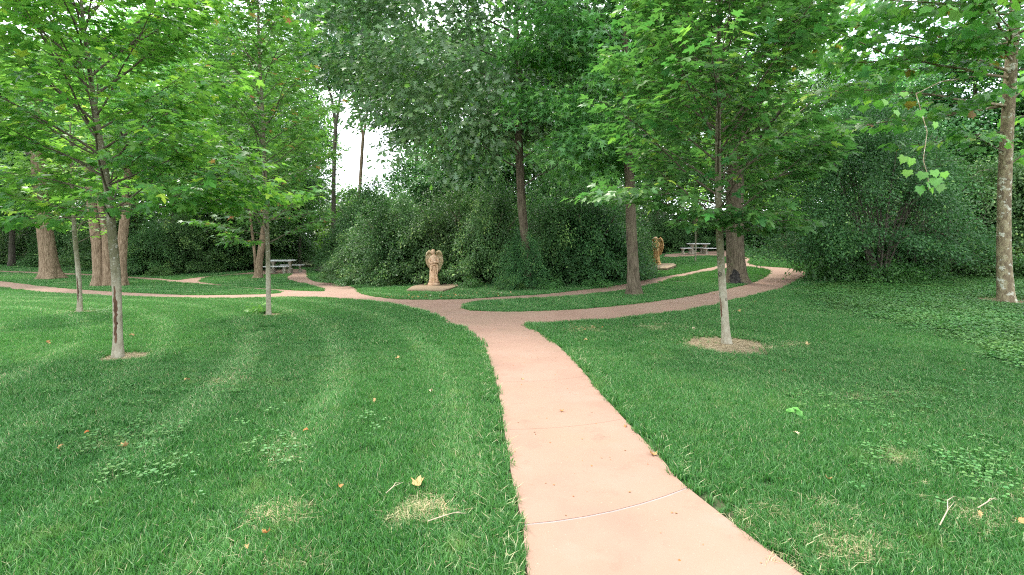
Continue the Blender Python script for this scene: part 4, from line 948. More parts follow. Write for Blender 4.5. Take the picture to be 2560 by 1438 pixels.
def pedestal(mb, x, y, h, w_, dpt):
    """stacked block foot, waisted shaft and flared head"""
    prof_ = [(0, 1.15), (.10, 1.15), (.11, 1.0), (.24, 1.05), (.25, .95), (.38, 1.0), (.40, .62), (.72, .60), (.84, .80), (.96, 1.12), (1, 1.12)]
    v = []; m = 12
    for t, k in prof_:
        for q in range(m):
            an = 2 * math.pi * (q + .5) / m; sx = abs(math.cos(an)) ** .45 * math.copysign(1, math.cos(an)); sy = abs(math.sin(an)) ** .45 * math.copysign(1, math.sin(an))
            v.append((x + sx * w_ / 2 * k, y + sy * dpt / 2 * k, t * h))
    f = [tuple(range(m))[::-1], tuple((len(prof_) - 1) * m + q for q in range(m))]
    for l_ in range(len(prof_) - 1): f += [(l_ * m + q, l_ * m + (q + 1) % m, (l_ + 1) * m + (q + 1) % m, (l_ + 1) * m + q) for q in range(m)]
    mb.add(v, f)
def ptable(loc, rz, L_, lab, warm):
    t = empty('picnic_table', loc, rz); tag(t, lab, 'table', 'concrete picnic tables')
    mb = MB(); rounded_slab(mb, L_, .72, .77, .075); mb.build('table_top', M['concrete'], t, False)
    for sx in (-1, 1): mb = MB(); pedestal(mb, sx * L_ * .29, 0, .695, .24, .40); mb.build('pedestal', M[warm], t, False)
    return t
def pbench(loc, rz, L_, lab, warm, bow=.06):
    t = empty('concrete_bench', loc, rz); tag(t, lab, 'bench', 'concrete benches round the picnic tables')
    mb = MB(); rounded_slab(mb, L_, .32, .45, .06, bow); mb.build('seat', M['concrete'], t, False)
    for sx in (-1, 1):
        mb = MB(); pedestal(mb, sx * L_ * .33, bow * .4, .39, .17, .24); mb.build('leg', M[warm], t, False)
tl = ground(705, 683.5)
ptable(tl + Vector((0, 0, .022)), math.radians(8), 1.62, 'grey concrete picnic table on the pad at the left, behind the middle maple', 'concrete_warm')
def rel(o, x, y, rz): return o + Vector((x * math.cos(rz) - y * math.sin(rz), x * math.sin(rz) + y * math.cos(rz), .022))
a = math.radians(8)
pbench(rel(tl, -.1, -.78, a), a, 1.45, 'grey bench in front of the left picnic table', 'concrete_warm')
pbench(rel(tl, .35, .80, a), a + math.pi, 1.45, 'grey bench behind the left picnic table', 'concrete_warm')
trr = ground(1746, 636.3); trr.z += .0
a = math.radians(-14)
ptable(trr + Vector((0, 0, .022)), math.radians(12), 1.75, 'pale concrete picnic table on the far right pad behind the thin sapling', 'concrete_warm')
pbench(rel(trr, .55, -.9, math.radians(10)), math.radians(14), 1.5, 'pale bench in front of the right picnic table', 'concrete_warm')
pbench(rel(trr, -.95, -.35, 0), math.radians(35), 1.2, 'pale bench at the left end of the right picnic table', 'concrete_warm')
pbench(rel(trr, .1, .85, 0), math.radians(190), 1.3, 'pale bench behind the right picnic table', 'concrete_warm')

# ------------------------------------------------------------------ angel statues
def angel(px, py, top_py, face_rz, label, body_m, wing_m, lift):
    b = ground(px, py); H = (py - top_py) / F * b.y; b.z += lift
    s = H / 1.2; root = empty('angel_statue', b, face_rz); root.scale = (s, s, s); tag(root, label, 'statue', 'cast stone angel statues')
    # rocky foot
    mb = MB(); v = []; m = 22; lv = [(-.01, 1.0), (.04, 1.06), (.075, .98), (.10, .86), (.105, .4)]
    for z, k in lv:
        for q in range(m):
            an = 2 * math.pi * q / m; r = .185 * k * (1 + .12 * noise.noise(Vector((math.cos(an) * 4, math.sin(an) * 4, z * 20))))
            v.append((math.cos(an) * r * 1.1, math.sin(an) * r * .85, z))
    f = [tuple((len(lv) - 1) * m + q for q in range(m))]
    for l_ in range(len(lv) - 1): f += [(l_ * m + q, l_ * m + (q + 1) % m, (l_ + 1) * m + (q + 1) % m, (l_ + 1) * m + q) for q in range(m)]
    mb.add(v, f); mb.build('rock_base', M[body_m], root)
    # robed body in one surface: hem, folds, waist, chest, shoulders, neck ; figure faces -y
    mb = MB(); v = []; m = 48
    lv = [(.09, .155, .125), (.13, .165, .13), (.17, .150, .12), (.30, .138, .11), (.45, .130, .105), (.58, .128, .10), (.68, .115, .092), (.74, .103, .082), (.80, .112, .086), (.88, .125, .090), (.95, .130, .084), (.99, .112, .075), (1.02, .062, .055), (1.045, .044, .044), (1.08, .042, .044)]
    for z, rx, ry in lv:
        lean_ = -.012 * (z > .9) * (z - .9) * 10
        for q in range(m):
            an = 2 * math.pi * q / m; fold_amp = .085 * max(0, 1 - max(0, z - .15) / .62)
            k = 1 + fold_amp * math.sin(an * 9 + 2.2 * math.sin(z * 5)) + .4 * fold_amp * math.sin(an * 17 + z * 9) + (.02 * math.sin(an * 11 + z * 30) if z > .75 else 0)
            v.append((math.cos(an) * rx * k - .02 * math.sin(z * 3), math.sin(an) * ry * k + lean_, z))
    f = [tuple(range(m))[::-1], tuple((len(lv) - 1) * m + q for q in range(m))]
    for l_ in range(len(lv) - 1): f += [(l_ * m + q, l_ * m + (q + 1) % m, (l_ + 1) * m + (q + 1) % m, (l_ + 1) * m + q) for q in range(m)]
    mb.add(v, f); mb.build('robed_body', M[body_m], root)
    # swag of cloth gathered at the hips, falling either side
    mb = MB()
    mb.tube([(-.13, -.03, .70), (-.09, -.10, .655), (-.02, -.125, .70), (.05, -.12, .715), (.11, -.085, .67), (.145, -.03, .70)], [.02, .032, .024, .024, .036, .02], 8)
    mb.tube([(-.09, -.11, .66), (-.075, -.125, .58), (-.085, -.12, .50)], [.03, .034, .012], 7)
    mb.tube([(.11, -.09, .68), (.13, -.10, .58), (.12, -.105, .48), (.125, -.1, .36)], [.032, .036, .028, .01], 7)
    mb.build('cloth_drape', M[body_m], root)
    # arms folded across the waist, with hands
    for sg in (-1, 1):
        mb = MB(); mb.tube([(sg * .115, .0, .955), (sg * .150, -.035, .86), (sg * .135, -.085, .765), (sg * .07, -.135, .775 + .02 * sg), (-sg * .01, -.150, .79 + .015 * sg)], [.036, .040, .034, .028, .017], 10)
        for q in range(4): mb.tube([(-sg * .005, -.150 + .004 * q, .80 - .011 * q + .015 * sg), (-sg * .03, -.156, .797 - .011 * q + .015 * sg), (-sg * (.05 - .004 * q), -.150, .789 - .011 * q + .015 * sg)], [.006, .0058, .004], 5)
        mb.tube([(-sg * .0, -.146, .80 + .015 * sg), (-sg * .012, -.160, .815 + .015 * sg)], [.006, .004], 5)
        mb.build('arm', M[body_m], root)
    # head bowed forward with face, hair cap and bun
    mb = MB(); v = []; mu, mv = 20, 14
    for i_ in range(mv + 1):
        th = math.pi * i_ / mv
        for q in range(mu):
            an = 2 * math.pi * q / mu; x = math.sin(th) * math.cos(an); y = math.sin(th) * math.sin(an); z = math.cos(th)
            r = .072; jaw = 1 - .22 * max(0, -z) * (1 if y < 0 else .5)
            px_ = x * r * .86 * jaw; py_ = y * r * 1.0; pz_ = z * r * 1.18
            if y < -.6: py_ -= .012 * math.exp(-((x / .14) ** 2)) * math.exp(-(((z + .1) / .2) ** 2)) * 1.3    # nose
            if y < -.5: py_ += .006 * (math.exp(-(((abs(x) - .34) / .14) ** 2)) * math.exp(-(((z - .1) / .12) ** 2)))      # eyes
            if y < -.5: py_ -= .004 * math.exp(-((x / .22) ** 2)) * math.exp(-(((z + .48) / .09) ** 2))     # mouth
            v.append((px_, py_, pz_))
    rot = Matrix.Rotation(math.radians(20), 3, 'X') @ Matrix.Rotation(math.radians(-14), 3, 'Y')
    v = [tuple(rot @ Vector(p) + Vector((-.022, -.03, 1.125))) for p in v]
    f = []
    for l_ in range(mv): f += [(l_ * mu + q, (l_ + 1) * mu + q, (l_ + 1) * mu + (q + 1) % mu, l_ * mu + (q + 1) % mu) for q in range(mu)]
    mb.add(v, f); hd = mb.build('head', M[body_m], root)
    mb = MB(); v = []
    for i_ in range(9):
        th = math.pi * .62 * i_ / 8
        for q in range(24):
            an = 2 * math.pi * q / 24; k = 1.10 + .05 * math.sin(an * 8 + i_)
            x = math.sin(th) * math.cos(an); y = math.sin(th) * math.sin(an); z = math.cos(th)
            if y < -.35 and z < .55: k = .93
            v.append((x * .067 * k, y * .076 * k + .004, z * .088 * k))
    v = [tuple(rot @ Vector(p) + Vector((-.022, -.03, 1.125))) for p in v]
    f = []
    for l_ in range(8): f += [(l_ * 24 + q, (l_ + 1) * 24 + q, (l_ + 1) * 24 + (q + 1) % 24, l_ * 24 + (q + 1) % 24) for q in range(24)]
    mb.add(v, f); mb.tube([(-.022, .035, 1.10), (-.02, .06, 1.05), (-.02, .055, .98)], [.03, .034, .015], 8); mb.build('hair', M['statue'], root)
    # wings: curved shells with feather ridges, tall rounded shoulders, points at hip height
    for sg in (-1, 1):
        mb = MB(); v = []; nu, nv = 20, 12
        low = .52 if sg < 0 else .46
        for side in (0, 1):
            for i_ in range(nu + 1):
                t = i_ / nu; z = low + (1.155 - low) * t
                outer = .285 * math.sin(math.pi * (.12 + .80 * t) ** 1.25) ** .75 + (.06 if sg > 0 else .03) * (1 - t)
                outer = max(outer, .10 + .02 * (1 - t)); inner = .045 + .045 * t ** 6
                if t > .93: outer *= .90
                for j in range(nv + 1):
                    u = j / nv; x = inner + (outer - inner) * u
                    ridge = .007 * math.sin(u * 26 + t * 5) + .006 * math.sin(t * 34 + u * 3) * (t > .45)
                    y = .055 + .075 * math.sin(u * 2.4) - .06 * u ** 3 + (.032 if side else -.0) + ridge * (1 if not side else -1)
                    z2 = z + (.06 * math.sin(u * 3.1) * t ** 3 if t > .5 else 0) - (.03 * abs(math.sin(u * 9)) * (1 - t) if t < .25 else 0)
                    v.append((sg * x, y, z2))
        f = []; W1 = nv + 1; off = (nu + 1) * W1
        for i_ in range(nu):
            for j in range(nv):
                q = i_ * W1 + j; f.append((q, q + 1, q + W1 + 1, q + W1)); f.append((off + q, off + q + W1, off + q + W1 + 1, off + q + 1))
        for i_ in range(nu):
            for j in (0, nv): q = i_ * W1 + j; f.append((q, q + W1, off + q + W1, off + q))
        for j in range(nv):
            for i_ in (0, nu): q = i_ * W1 + j; f.append((q, off + q, off + q + 1, q + 1))
        mb.add(v, f); mb.tube([(sg * .07, .06, 1.02), (sg * .10, .03, 1.13), (sg * .17, .04, 1.165), (sg * .25, .05, 1.09), (sg * .285, .06, .98)], [.022, .03, .032, .026, .014], 8)
        mb.build('wing', M[wing_m], root)
    # small child figure kneeling at the foot, right side
    mb = MB(); mb.tube([(.105, -.09, .10), (.11, -.085, .19), (.10, -.09, .27), (.10, -.095, .30)], [.058, .05, .038, .02], 10); mb.tube([(.10, -.10, .30), (.10, -.105, .335), (.10, -.10, .37)], [.02, .036, .018], 10)
    mb.tube([(.07, -.11, .25), (.04, -.14, .21), (.07, -.15, .24)], [.016, .014, .01], 6); mb.tube([(.15, -.07, .14), (.19, -.09, .12)], [.03, .02], 6)
    mb.build('child_figure', M[body_m], root)
    return root
angel(1085, 720, 632, math.radians(4), 'pale angel statue with spread wings standing on a slab before the dark shrubs', 'statue', 'statue_wing', .095)
angel(1642, 669, 600, math.radians(-52), 'ochre-stained angel statue turned sideways on the slab beyond the furrowed tree', 'statue_ochre', 'statue_ochre', .125)

# ------------------------------------------------------------------ grass
def blades(name, n, rad, hmin, hmax, wd, m, seed, square=False, lean=.45, dry=0):
    g = np.random.default_rng(seed)
    if square: xy = g.uniform(-rad, rad, (n, 2))
    else: an = g.uniform(0, 6.283, n); r = rad * np.sqrt(g.random(n)); xy = np.stack([np.cos(an) * r, np.sin(an) * r], 1)
    h = g.uniform(hmin, hmax, n); an = g.uniform(0, 6.283, n); ln = g.uniform(.05, 1, n) ** 1.5 * lean + .05
    d_ = np.stack([np.cos(an), np.sin(an)], 1); s_ = np.stack([-np.sin(an), np.cos(an)], 1) * (wd * g.uniform(.6, 1.2, n))[:, None]
    tw = g.uniform(0, 6.283, n); s_ = np.stack([np.cos(tw), np.sin(tw)], 1) * (wd * g.uniform(.6, 1.2, n))[:, None]
    b0 = np.concatenate([xy, np.zeros((n, 1))], 1); mid_ = np.concatenate([xy + d_ * (h * ln * .35)[:, None], (h * .6)[:, None]], 1); tip = np.concatenate([xy + d_ * (h * ln * 1.5)[:, None], (h * (1 - ln * .35))[:, None]], 1)
    s3 = np.concatenate([s_, np.zeros((n, 1))], 1)
    V = np.stack([b0 - s3, b0 + s3, mid_ - s3 * .8, mid_ + s3 * .8, tip], 1).reshape(-1, 3)
    T = (np.array([(0, 1, 3), (0, 3, 2), (2, 3, 4)])[None] + (np.arange(n) * 5)[:, None, None]).reshape(-1, 3)
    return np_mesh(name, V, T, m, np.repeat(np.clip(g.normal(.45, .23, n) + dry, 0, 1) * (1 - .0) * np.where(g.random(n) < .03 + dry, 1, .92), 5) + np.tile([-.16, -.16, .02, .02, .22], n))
def clover(name, n, rad, seed, sz, hh):
    g = np.random.default_rng(seed); an = g.uniform(0, 6.283, n); r = rad * np.sqrt(g.random(n)); V = []; T = []
    hx = [(math.cos(k * math.pi / 4), math.sin(k * math.pi / 4)) for k in range(8)]
    for k in range(n):
        c = np.array([math.cos(an[k]) * r[k], math.sin(an[k]) * r[k], g.uniform(*hh)]); s = sz * g.uniform(.6, 1.2); nr = np.array([g.normal(0, .3), g.normal(0, .3), 1]); nr /= np.linalg.norm(nr)
        u = np.cross(nr, [0, 1, 0]); u /= np.linalg.norm(u); v = np.cross(nr, u); b = len(V); V.append(c - nr * s * .15)
        for x, y in hx: V.append(c + (u * x + v * y) * s * (.5 if y > -.9 else .25))
        T += [(b, b + 1 + q, b + 1 + (q + 1) % 8) for q in range(8)]
    T = np.array(T); V = np.array(V)
    a_, b_, c_ = V[T[0]]
    if np.cross(b_ - a_, c_ - a_)[2] < 0: T = T[:, ::-1]
    return np_mesh(name, V, T, M['ivy'], np.repeat(np.clip(g.normal(.5, .25, n), 0, 1), 9))

def scatter(name, meshes, P_, idx, scl, label, kind='stuff', tilt=.0):
    """one object: copies of the tuft meshes on its own points"""
    me = bpy.data.meshes.new(name); me.vertices.add(len(P_)); me.vertices.foreach_set('co', np.ascontiguousarray(P_, np.float32).ravel())
    a = me.attributes.new('idx', 'INT', 'POINT'); a.data.foreach_set('value', idx.astype(np.int32))
    a = me.attributes.new('scl', 'FLOAT', 'POINT'); a.data.foreach_set('value', scl.astype(np.float32))
    rot = np.zeros((len(P_), 3)); rot[:, 2] = G.uniform(0, 6.283, len(P_)); rot[:, :2] = G.normal(0, tilt, (len(P_), 2)) if tilt else 0
    a = me.attributes.new('rot', 'FLOAT_VECTOR', 'POINT'); a.data.foreach_set('vector', rot.astype(np.float32).ravel()); me.update()
    o = link(name, me); tag(o, label, kind=kind)
    for mm in {m_.materials[0] for m_ in meshes}: me.materials.append(mm)
    ng = bpy.data.node_groups.new(name, 'GeometryNodeTree'); ng.interface.new_socket('Geometry', in_out='INPUT', socket_type='NodeSocketGeometry'); ng.interface.new_socket('Geometry', in_out='OUTPUT', socket_type='NodeSocketGeometry')
    n = ng.nodes; l = ng.links; gi = n.new('NodeGroupInput'); go = n.new('NodeGroupOutput'); jn = n.new('GeometryNodeJoinGeometry')
    infos = []
    for m_ in meshes:
        src = bpy.data.objects.new(name + '_tuft', m_); oi = n.new('GeometryNodeObjectInfo'); oi.inputs['Object'].default_value = src; oi.inputs['As Instance'].default_value = False
        gti = n.new('GeometryNodeGeometryToInstance'); l.new(oi.outputs['Geometry'], gti.inputs[0]); infos.append(gti)
    for gti in infos[::-1]: l.new(gti.outputs[0], jn.inputs[0])
    ip = n.new('GeometryNodeInstanceOnPoints'); ip.inputs['Pick Instance'].default_value = True
    def na(nm, ty):
        q = n.new('GeometryNodeInputNamedAttribute'); q.data_type = ty; q.inputs['Name'].default_value = nm; return q.outputs['Attribute']
    e2r = n.new('FunctionNodeEulerToRotation'); l.new(na('rot', 'FLOAT_VECTOR'), e2r.inputs[0])
    l.new(gi.outputs[0], ip.inputs['Points']); l.new(jn.outputs[0], ip.inputs['Instance']); l.new(na('idx', 'INT'), ip.inputs['Instance Index'])
    l.new(e2r.outputs[0], ip.inputs['Rotation']); l.new(na('scl', 'FLOAT'), ip.inputs['Scale']); l.new(ip.outputs[0], go.inputs[0])
    md = o.modifiers.new('scatter', 'NODES'); md.node_group = ng
    return o

# edge of the lawns against the thickets (pixel line)
BX = [-500, 0, 150, 300, 400, 520, 640, 700, 770, 830, 900, 1000, 1150, 1300, 1450, 1560, 1600, 1700, 1850, 2000, 2050, 2080, 2200, 2400, 2560, 3000]
BY = [650, 652, 660, 675, 684, 680, 677, 670, 676, 700, 712, 708, 708, 714, 710, 690, 660, 630, 620, 612, 615, 670, 690, 684, 690, 700]
def to_px(X, Y): return 1280 + X / Y * F, HZ - (height(X, Y) - EYE) / Y * F
def lawn_ok(X, Y, grow=0):
    px, py = to_px(X, np.maximum(Y, .5)); return (Y > .9) & (px > -420 - 300 * (Y < 6)) & (px < 2980 + 300 * (Y < 6)) & (py > np.interp(px, BX, BY) - 5 - grow)
E_ALL = np.vstack([edge_pts(p, .06) for p in (W_OUT, W_IL, W_IR, W_MAIN, W_PC, W_PR)])
E_ALL = E_ALL[(E_ALL[:, 1] < 60)]
# drop boundary points that lie inside another paved area (the seam between walk and junction)
def near_dist(X, Y, cap):
    """distance to paving edges, measured through a coarse hash"""
    cell = cap; h = {}
    for x, y in E_ALL: h.setdefault((int(x // cell), int(y // cell)), []).append((x, y))
    h = {k: np.array(v) for k, v in h.items()}
    d_ = np.full(len(X), 1e3); cx, cy_ = (X // cell).astype(int), (Y // cell).astype(int)
    order = np.lexsort((cy_, cx)); key = cx[order] * 100003 + cy_[order]; st = np.r_[0, np.flatnonzero(np.diff(key)) + 1, len(key)]
    for a_, b_ in zip(st[:-1], st[1:]):
        ids = order[a_:b_]; kx, ky = cx[ids[0]], cy_[ids[0]]
        pts = [h[(kx + i_, ky + j)] for i_ in (-1, 0, 1) for j in (-1, 0, 1) if (kx + i_, ky + j) in h]
        if pts:
            pts = np.vstack(pts); d_[ids] = np.sqrt(((X[ids][:, None] - pts[None, :, 0]) ** 2 + (Y[ids][:, None] - pts[None, :, 1]) ** 2).min(1))
    return d_
def ring_keep(X, Y, soft=.14):
    k = np.ones(len(X), bool)
    for x, y, r in ring_c:
        d_ = np.hypot(X - x, Y - y); k &= (d_ > r * (.9 + .2 * G.random(len(X)))) | (G.random(len(X)) < (.10 if r > .5 else .25))
    return k
def bare(X, Y):
    """thin places in the lawn"""
    q = np.array([noise.noise(Vector((x * .9, y * .9, 3.3))) for x, y in zip(X, Y)]); return q
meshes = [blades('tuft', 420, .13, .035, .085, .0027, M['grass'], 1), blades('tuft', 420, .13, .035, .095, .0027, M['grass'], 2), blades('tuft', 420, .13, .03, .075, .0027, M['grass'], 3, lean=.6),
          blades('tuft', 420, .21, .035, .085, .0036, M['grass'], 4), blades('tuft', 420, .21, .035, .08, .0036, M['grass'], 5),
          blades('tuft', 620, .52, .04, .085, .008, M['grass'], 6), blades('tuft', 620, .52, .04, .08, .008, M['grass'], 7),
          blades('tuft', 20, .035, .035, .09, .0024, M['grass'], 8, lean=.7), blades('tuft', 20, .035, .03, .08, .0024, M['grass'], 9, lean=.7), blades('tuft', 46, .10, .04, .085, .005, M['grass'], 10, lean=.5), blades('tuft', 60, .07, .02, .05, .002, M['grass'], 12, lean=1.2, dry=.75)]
PX, PI_, PSC = [], [], []
def zone(y0, y1, sp, rad, ids, smin=.85, smax=1.15):
    hw = y1 * 1.25 + 1
    X, Y = np.meshgrid(np.arange(-hw, hw, sp), np.arange(y0, y1, sp)); X, Y = X.ravel() + G.uniform(-.5, .5, X.size) * sp, Y.ravel() + G.uniform(-.5, .5, Y.size) * sp
    k = lawn_ok(X, Y); X, Y = X[k], Y[k]; k = ~on_paving(X, Y); X, Y = X[k], Y[k]
    k = near_dist(X, Y, max(rad, .1) * 1.02) > rad * .93; X, Y = X[k], Y[k]; k = ring_keep(X, Y); X, Y = X[k], Y[k]
    for x, y, r in ring_c: 
        k = (np.hypot(X - x, Y - y) > r + rad * .45); X, Y = X[k], Y[k]
    PX.append(np.stack([X, Y], 1)); PI_.append(G.choice(ids, len(X))); PSC.append(G.uniform(smin, smax, len(X)))
zone(.9, 7.5, .125, .13, [0, 1, 2]); zone(7.5, 17, .21, .21, [3, 4]); zone(17, 60, .5, .52, [5, 6])
def fringe(y0, y1, sp, band, rad, ids):
    e = E_ALL[(E_ALL[:, 1] > y0) & (E_ALL[:, 1] < y1)]; rep = max(1, int(.06 * band * 2 / (sp * sp)))
    X = np.repeat(e[:, 0], rep); Y = np.repeat(e[:, 1], rep); X = X + G.uniform(-band, band, len(X)); Y = Y + G.uniform(-band, band, len(Y))
    k = lawn_ok(X, Y) & ~on_paving(X, Y); X, Y = X[k], Y[k]; k = ring_keep(X, Y); X, Y = X[k], Y[k]
    PX.append(np.stack([X, Y], 1)); PI_.append(G.choice(ids, len(X))); PSC.append(G.uniform(.8, 1.25, len(X)))
fringe(.9, 7.5, .032, .19, .035, [7, 8]); fringe(7.5, 17, .06, .22, .1, [9]); fringe(17, 60, .13, .5, .1, [9])
# thin grass round the dirt patches
for x, y, r in ring_c:
    n_ = int(460 * r / .5); an = G.uniform(0, 6.283, n_); rr = r * (1 + G.normal(.05, .15, n_)); X = x + np.cos(an) * rr; Y = y + np.sin(an) * rr
    PX.append(np.stack([X, Y], 1)); PI_.append(G.choice([7, 8], n_)); PSC.append(G.uniform(.8, 1.3, n_))
DRY = [(705, 1292, 20, 10, 14), (1050, 1282, 22, 12, 16), (245, 1118, 24, 9, 14), (680, 1135, 30, 14, 8), (1460, 827, 32, 5, 46), (1650, 822, 26, 5, 40), (2115, 745, 30, 5, 60), (2260, 1150, 16, 12, 14), (2190, 1000, 40, 8, 20), (1990, 870, 26, 4, 20), (1650, 900, 16, 3, 10), (750, 1420, 30, 10, 8), (1015, 1300, 16, 8, 8), (2450, 1290, 60, 30, 30), (2120, 1380, 60, 20, 26), (550, 960, 60, 8, 26), (250, 930, 40, 6, 16), (2000, 1300, 60, 30, 12)]
for cx_, cy_2, sx, sy, n_ in DRY:
    q = [ground(R.gauss(cx_, sx), R.gauss(cy_2, sy)) for _ in range(n_ * 2)]; X = np.array([p.x for p in q]); Y = np.array([p.y for p in q]); k = ~on_paving(X, Y)
    PX.append(np.stack([X[k], Y[k]], 1)); PI_.append(np.full(k.sum(), 10)); PSC.append(G.uniform(1.0, 1.7, k.sum()))
XY = np.vstack(PX); IX = np.concatenate(PI_); SC = np.concatenate(PSC)
# straggly, thinned spots
q = bare(XY[:, 0], XY[:, 1]); SC = SC * np.where(q > .33, .8, 1)
P3 = np.column_stack([XY, height(XY[:, 0], XY[:, 1]) - .002])
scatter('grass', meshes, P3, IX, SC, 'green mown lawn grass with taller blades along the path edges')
print('grass tufts', len(P3))

# ground ivy
cm = [clover('ivy', 80, .16, 1, .026, (.03, .085)), clover('ivy', 80, .16, 2, .030, (.04, .095)), clover('ivy', 5, .06, 3, .023, (.055, .085)), clover('ivy', 130, .3, 4, .036, (.04, .11))]
CX, CI = [], []
IV = np.array([(2040, 722), (2120, 712), (2300, 702), (2460, 700), (2700, 705), (2900, 900), (2700, 960), (2520, 900), (2400, 840), (2230, 800), (2100, 775), (2050, 745)], float)
X = G.uniform(3, 22, 60000); Y = G.uniform(6, 19, 60000); px, py = to_px(X, Y); k = inside(IV, px + G.normal(0, 22, len(X)), py + G.normal(0, 9, len(X))) & ring_keep(X, Y)
X, Y = X[k][:4200], Y[k][:4200]; CX.append(np.stack([X, Y], 1)); CI.append(G.choice([0, 1, 3], len(X)))
for cx_, cy_2, sx, sy, n_ in [(230, 1000, 180, 40, 50), (300, 1110, 170, 40, 60), (330, 1200, 120, 60, 40), (650, 1130, 80, 60, 26), (480, 990, 170, 15, 40), (2230, 1010, 200, 60, 120), (2440, 1180, 100, 70, 70), (2180, 1160, 60, 40, 24), (2450, 950, 150, 50, 90), (900, 1080, 60, 30, 10), (2000, 1000, 60, 12, 12), (250, 783, 40, 6, 60), (1770, 862, 40, 8, 6)]:
    for _ in range(n_):
        p = ground(R.gauss(cx_, sx * .6), max(R.gauss(cy_2, sy * .6), 640)); CX.append([[p.x, p.y]]); CI.append([2])
XY = np.vstack(CX); IX = np.concatenate(CI); k = ~on_paving(XY[:, 0], XY[:, 1]); XY, IX = XY[k], IX[k]
scatter('ground_ivy', cm, np.column_stack([XY, height(XY[:, 0], XY[:, 1])]), IX, G.uniform(.8, 1.2, len(XY)), 'low round-leaved creeping ground ivy and clover spreading through the lawn, thickest at right')

# leaf litter along the shrub feet
X = []
for px, py, sx, sy, n_ in [(1010, 747, 60, 2, 90), (1120, 745, 60, 2, 60), (1250, 739, 70, 2, 60), (2110, 742, 30, 6, 90), (2090, 720, 25, 3, 60), (2320, 683, 45, 4, 160), (2530, 765, 40, 8, 80), (1470, 826, 22, 4, 30), (1480, 700, 60, 3, 40), (920, 742, 20, 2, 30)]:
    for _ in range(n_): p = ground(R.gauss(px, sx), R.gauss(py, sy)); X.append((p.x, p.y, p.z + .03))
P_ = np.array(X); k = ~on_paving(P_[:, 0], P_[:, 1]); P_ = P_[k]; g = np.random.default_rng(6)
P_[:, 2] += g.uniform(0, .03, len(P_))
tag(link('leaf_litter', leaf_mesh('leaf_litter', 'broad', P_, g.normal(0, 1, P_.shape) * [1, 1, .2], np.array([0, 0, 1.0]) + g.normal(0, .5, P_.shape), g.uniform(.03, .08, len(P_)), g.uniform(0, 1, len(P_)), M['dry'])), 'dry brown leaf litter along the path edge and under the shrubs', kind='stuff')

# ------------------------------------------------------------------ single fallen leaves
FL = [(1048, 1232, .075, .62, 'large curled pale orange leaf on the lawn left of the path'), (470, 963, .07, .6, 'tan fallen leaf on the lawn right of the left maple'), (332, 848, .08, .55, 'tan leaf on the grass just right of the left maple trunk'),
      (308, 1138, .06, .65, 'curled yellow tan leaf among clover at lower left'), (216, 1101, .045, .05, 'small red-brown leaf beside the clover patch'), (153, 1136, .05, .35, 'orange leaf at the far left of the lower lawn'), (762, 1096, .045, .3, 'orange leaf alone on the left lawn halfway to the path'),
      (664, 1364, .04, .3, 'small orange leaf near the bottom edge of the left lawn'), (618, 1400, .035, .45, 'small amber leaf at the very bottom of the left lawn'), (937, 1015, .05, .6, 'small tan leaf on the lawn left of the second path joint'), (1078, 992, .06, .98, 'whitish leaf on the lawn close to the left path edge'),
      (993, 908, .05, .7, 'small tan leaf high on the left lawn toward the path curve'), (120, 868, .06, .45, 'orange leaf at left edge level with the left maple foot'), (850, 1243, .03, .2, 'tiny brown leaf between the pale dirt spot and orange leaf'),
      (1404, 1035, .035, .15, 'small red-brown leaf in the middle of the path'), (1563, 1074, .045, .25, 'brown curled leaf on the right edge of the path by the joint'), (1632, 1145, .05, .4, 'yellow-brown leaf cluster at the right path edge below the joint'), (1305, 953, .045, .5, 'pale green-tan leaf on the path near its third joint'),
      (1462, 860, .06, .65, 'tan leaf in the grass left of the straw patch'), (1961, 940, .05, .45, 'orange leaf in dark grass below the straw patch'), (1888, 760, .07, .6, 'yellow leaf on the lawn just below the curved right path'), (1848, 786, .07, .55, 'golden leaf on the lawn right of the right maple trunk'),
      (1786, 737, .08, .7, 'pale leaf on the lower right path beside the trunk'), (2018, 872, .06, .9, 'pale leaf right of the straw patch'), (1736, 830, .07, .95, 'pale greenish leaf lying above the straw patch'), (1990, 1102, .045, .95, 'whitish curled leaf on the right lawn'),
      (2070, 1222, .035, .5, 'small amber leaf on the lower right lawn'), (2410, 938, .04, .2, 'small red leaf on the right lawn near the frame edge'), (2360, 822, .06, .95, 'pale leaf in ground ivy below the sycamore'), (2450, 1310, .04, .55, 'tan leaf beside a dry twig at lower right'), (2552, 1335, .04, .45, 'golden leaf at the lower right edge'), (1170, 808, .0, .6, '')]
def curl(shape, a, b): 
    v = LEAF[shape][0].copy() - np.array([0, .4, 0]); v[:, 2] = a * v[:, 0] ** 2 + b * v[:, 1] ** 2 + .12 * np.sin(v[:, 0] * 9 + v[:, 1] * 7); v[:, 0] *= .85; return v
dm = [np_mesh('fallen_leaf', curl(sh, a, b), LEAF[sh][1], M['dry'], np.clip(np.full(len(LEAF[sh][0]), q) + G.normal(0, .07, len(LEAF[sh][0])), 0, 1)) for q in (0.02, .2, .4, .6, .8, 1.0) for sh, a, b in (('sycamore', 1.1, .5), ('oak', 2.2, -.6))]
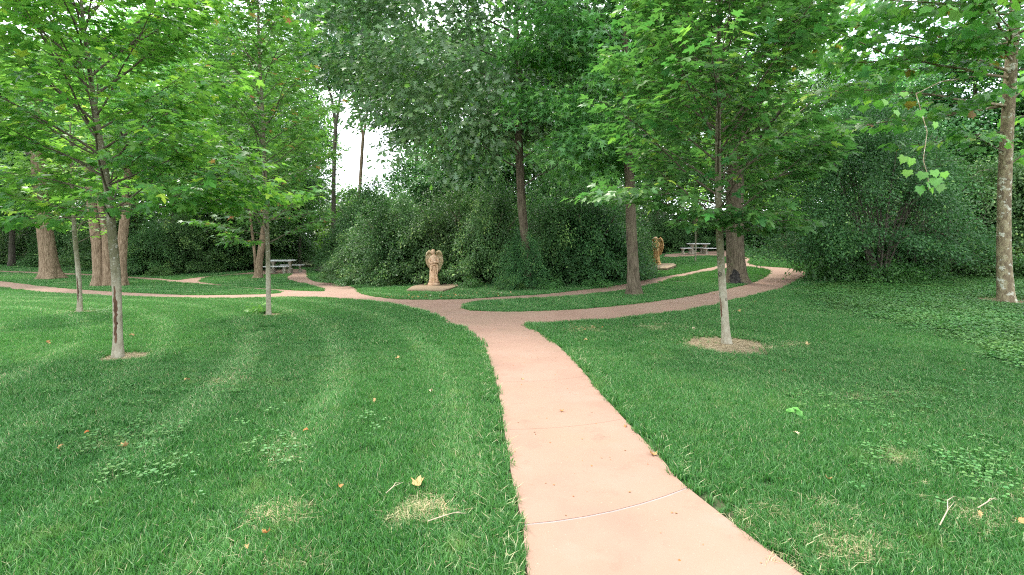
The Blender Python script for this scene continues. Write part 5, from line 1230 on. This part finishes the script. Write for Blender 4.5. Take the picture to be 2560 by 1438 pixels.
for px, py, s, v_, lab in FL:
    if not s: continue
    p = ground(px, py); k = min(range(6), key=lambda q: abs((0.02, .2, .4, .6, .8, 1.0)[q] - v_)); pv = bool(on_paving(np.array([p.x]), np.array([p.y]))[0])
    o = link('fallen_leaf', dm[2 * k + R.randint(0, 1)]); o.location = p + Vector((0, 0, .03 if pv else .068)); o.rotation_euler = (R.uniform(-.5, .5) * (.3 if pv else 1), R.uniform(-.5, .5) * (.3 if pv else 1), R.uniform(0, 6.28)); o.scale = (s * 1.1,) * 3
    tag(o, lab, 'leaf', 'fallen leaves scattered on lawn and path')
X = G.uniform(-3, 12, 5200); Y = G.uniform(2, 24, 5200); k = on_paving(X, Y); X, Y = X[k][:900], Y[k][:900]; g = np.random.default_rng(16)
P_ = np.column_stack([X, Y, height(X, Y) + .026]); tag(link('path_crumbs', leaf_mesh('path_crumbs', 'broad', P_, g.normal(0, 1, P_.shape) * [1, 1, .1], np.array([0, 0, 1.0]) + g.normal(0, .3, P_.shape), g.uniform(.006, .020, len(P_)), g.uniform(0, .5, len(P_)) ** 1.5, M['dry'])), 'tiny leaf crumbs and grit scattered over the path', kind='stuff')
# fallen twigs
TW = [((965, 1262), (1000, 1235), 'thin pale twig lying left of the large orange leaf'), ((1070, 1335), (1165, 1315), 'long thin dry stem near the path at the bottom of the left lawn'), ((2350, 1345), (2385, 1270), 'long pale twig at lower right of the lawn'), ((2445, 1300), (2495, 1278), 'short pale twig beside the tan leaf at lower right')]
for a, b_, lab in TW:
    p, q = ground(*a), ground(*b_); o = empty('fallen_twig', p + Vector((0, 0, .07))); tag(o, lab, 'twig', 'dry twigs fallen on the lawn'); mb = MB(); d_ = q - p
    mb.tube([(0, 0, 0), d_ * .4 + Vector((.01, 0, .015)), d_ * .75 + Vector((-.01, .01, .01)), d_], [.0035, .003, .0025, .0015], 5); mb.tube([d_ * .4 + Vector((.01, 0, .015)), d_ * .6 + Vector((.05, .02, .02))], [.002, .001], 4)
    mb.build('stick', M['twig_pale'], o)
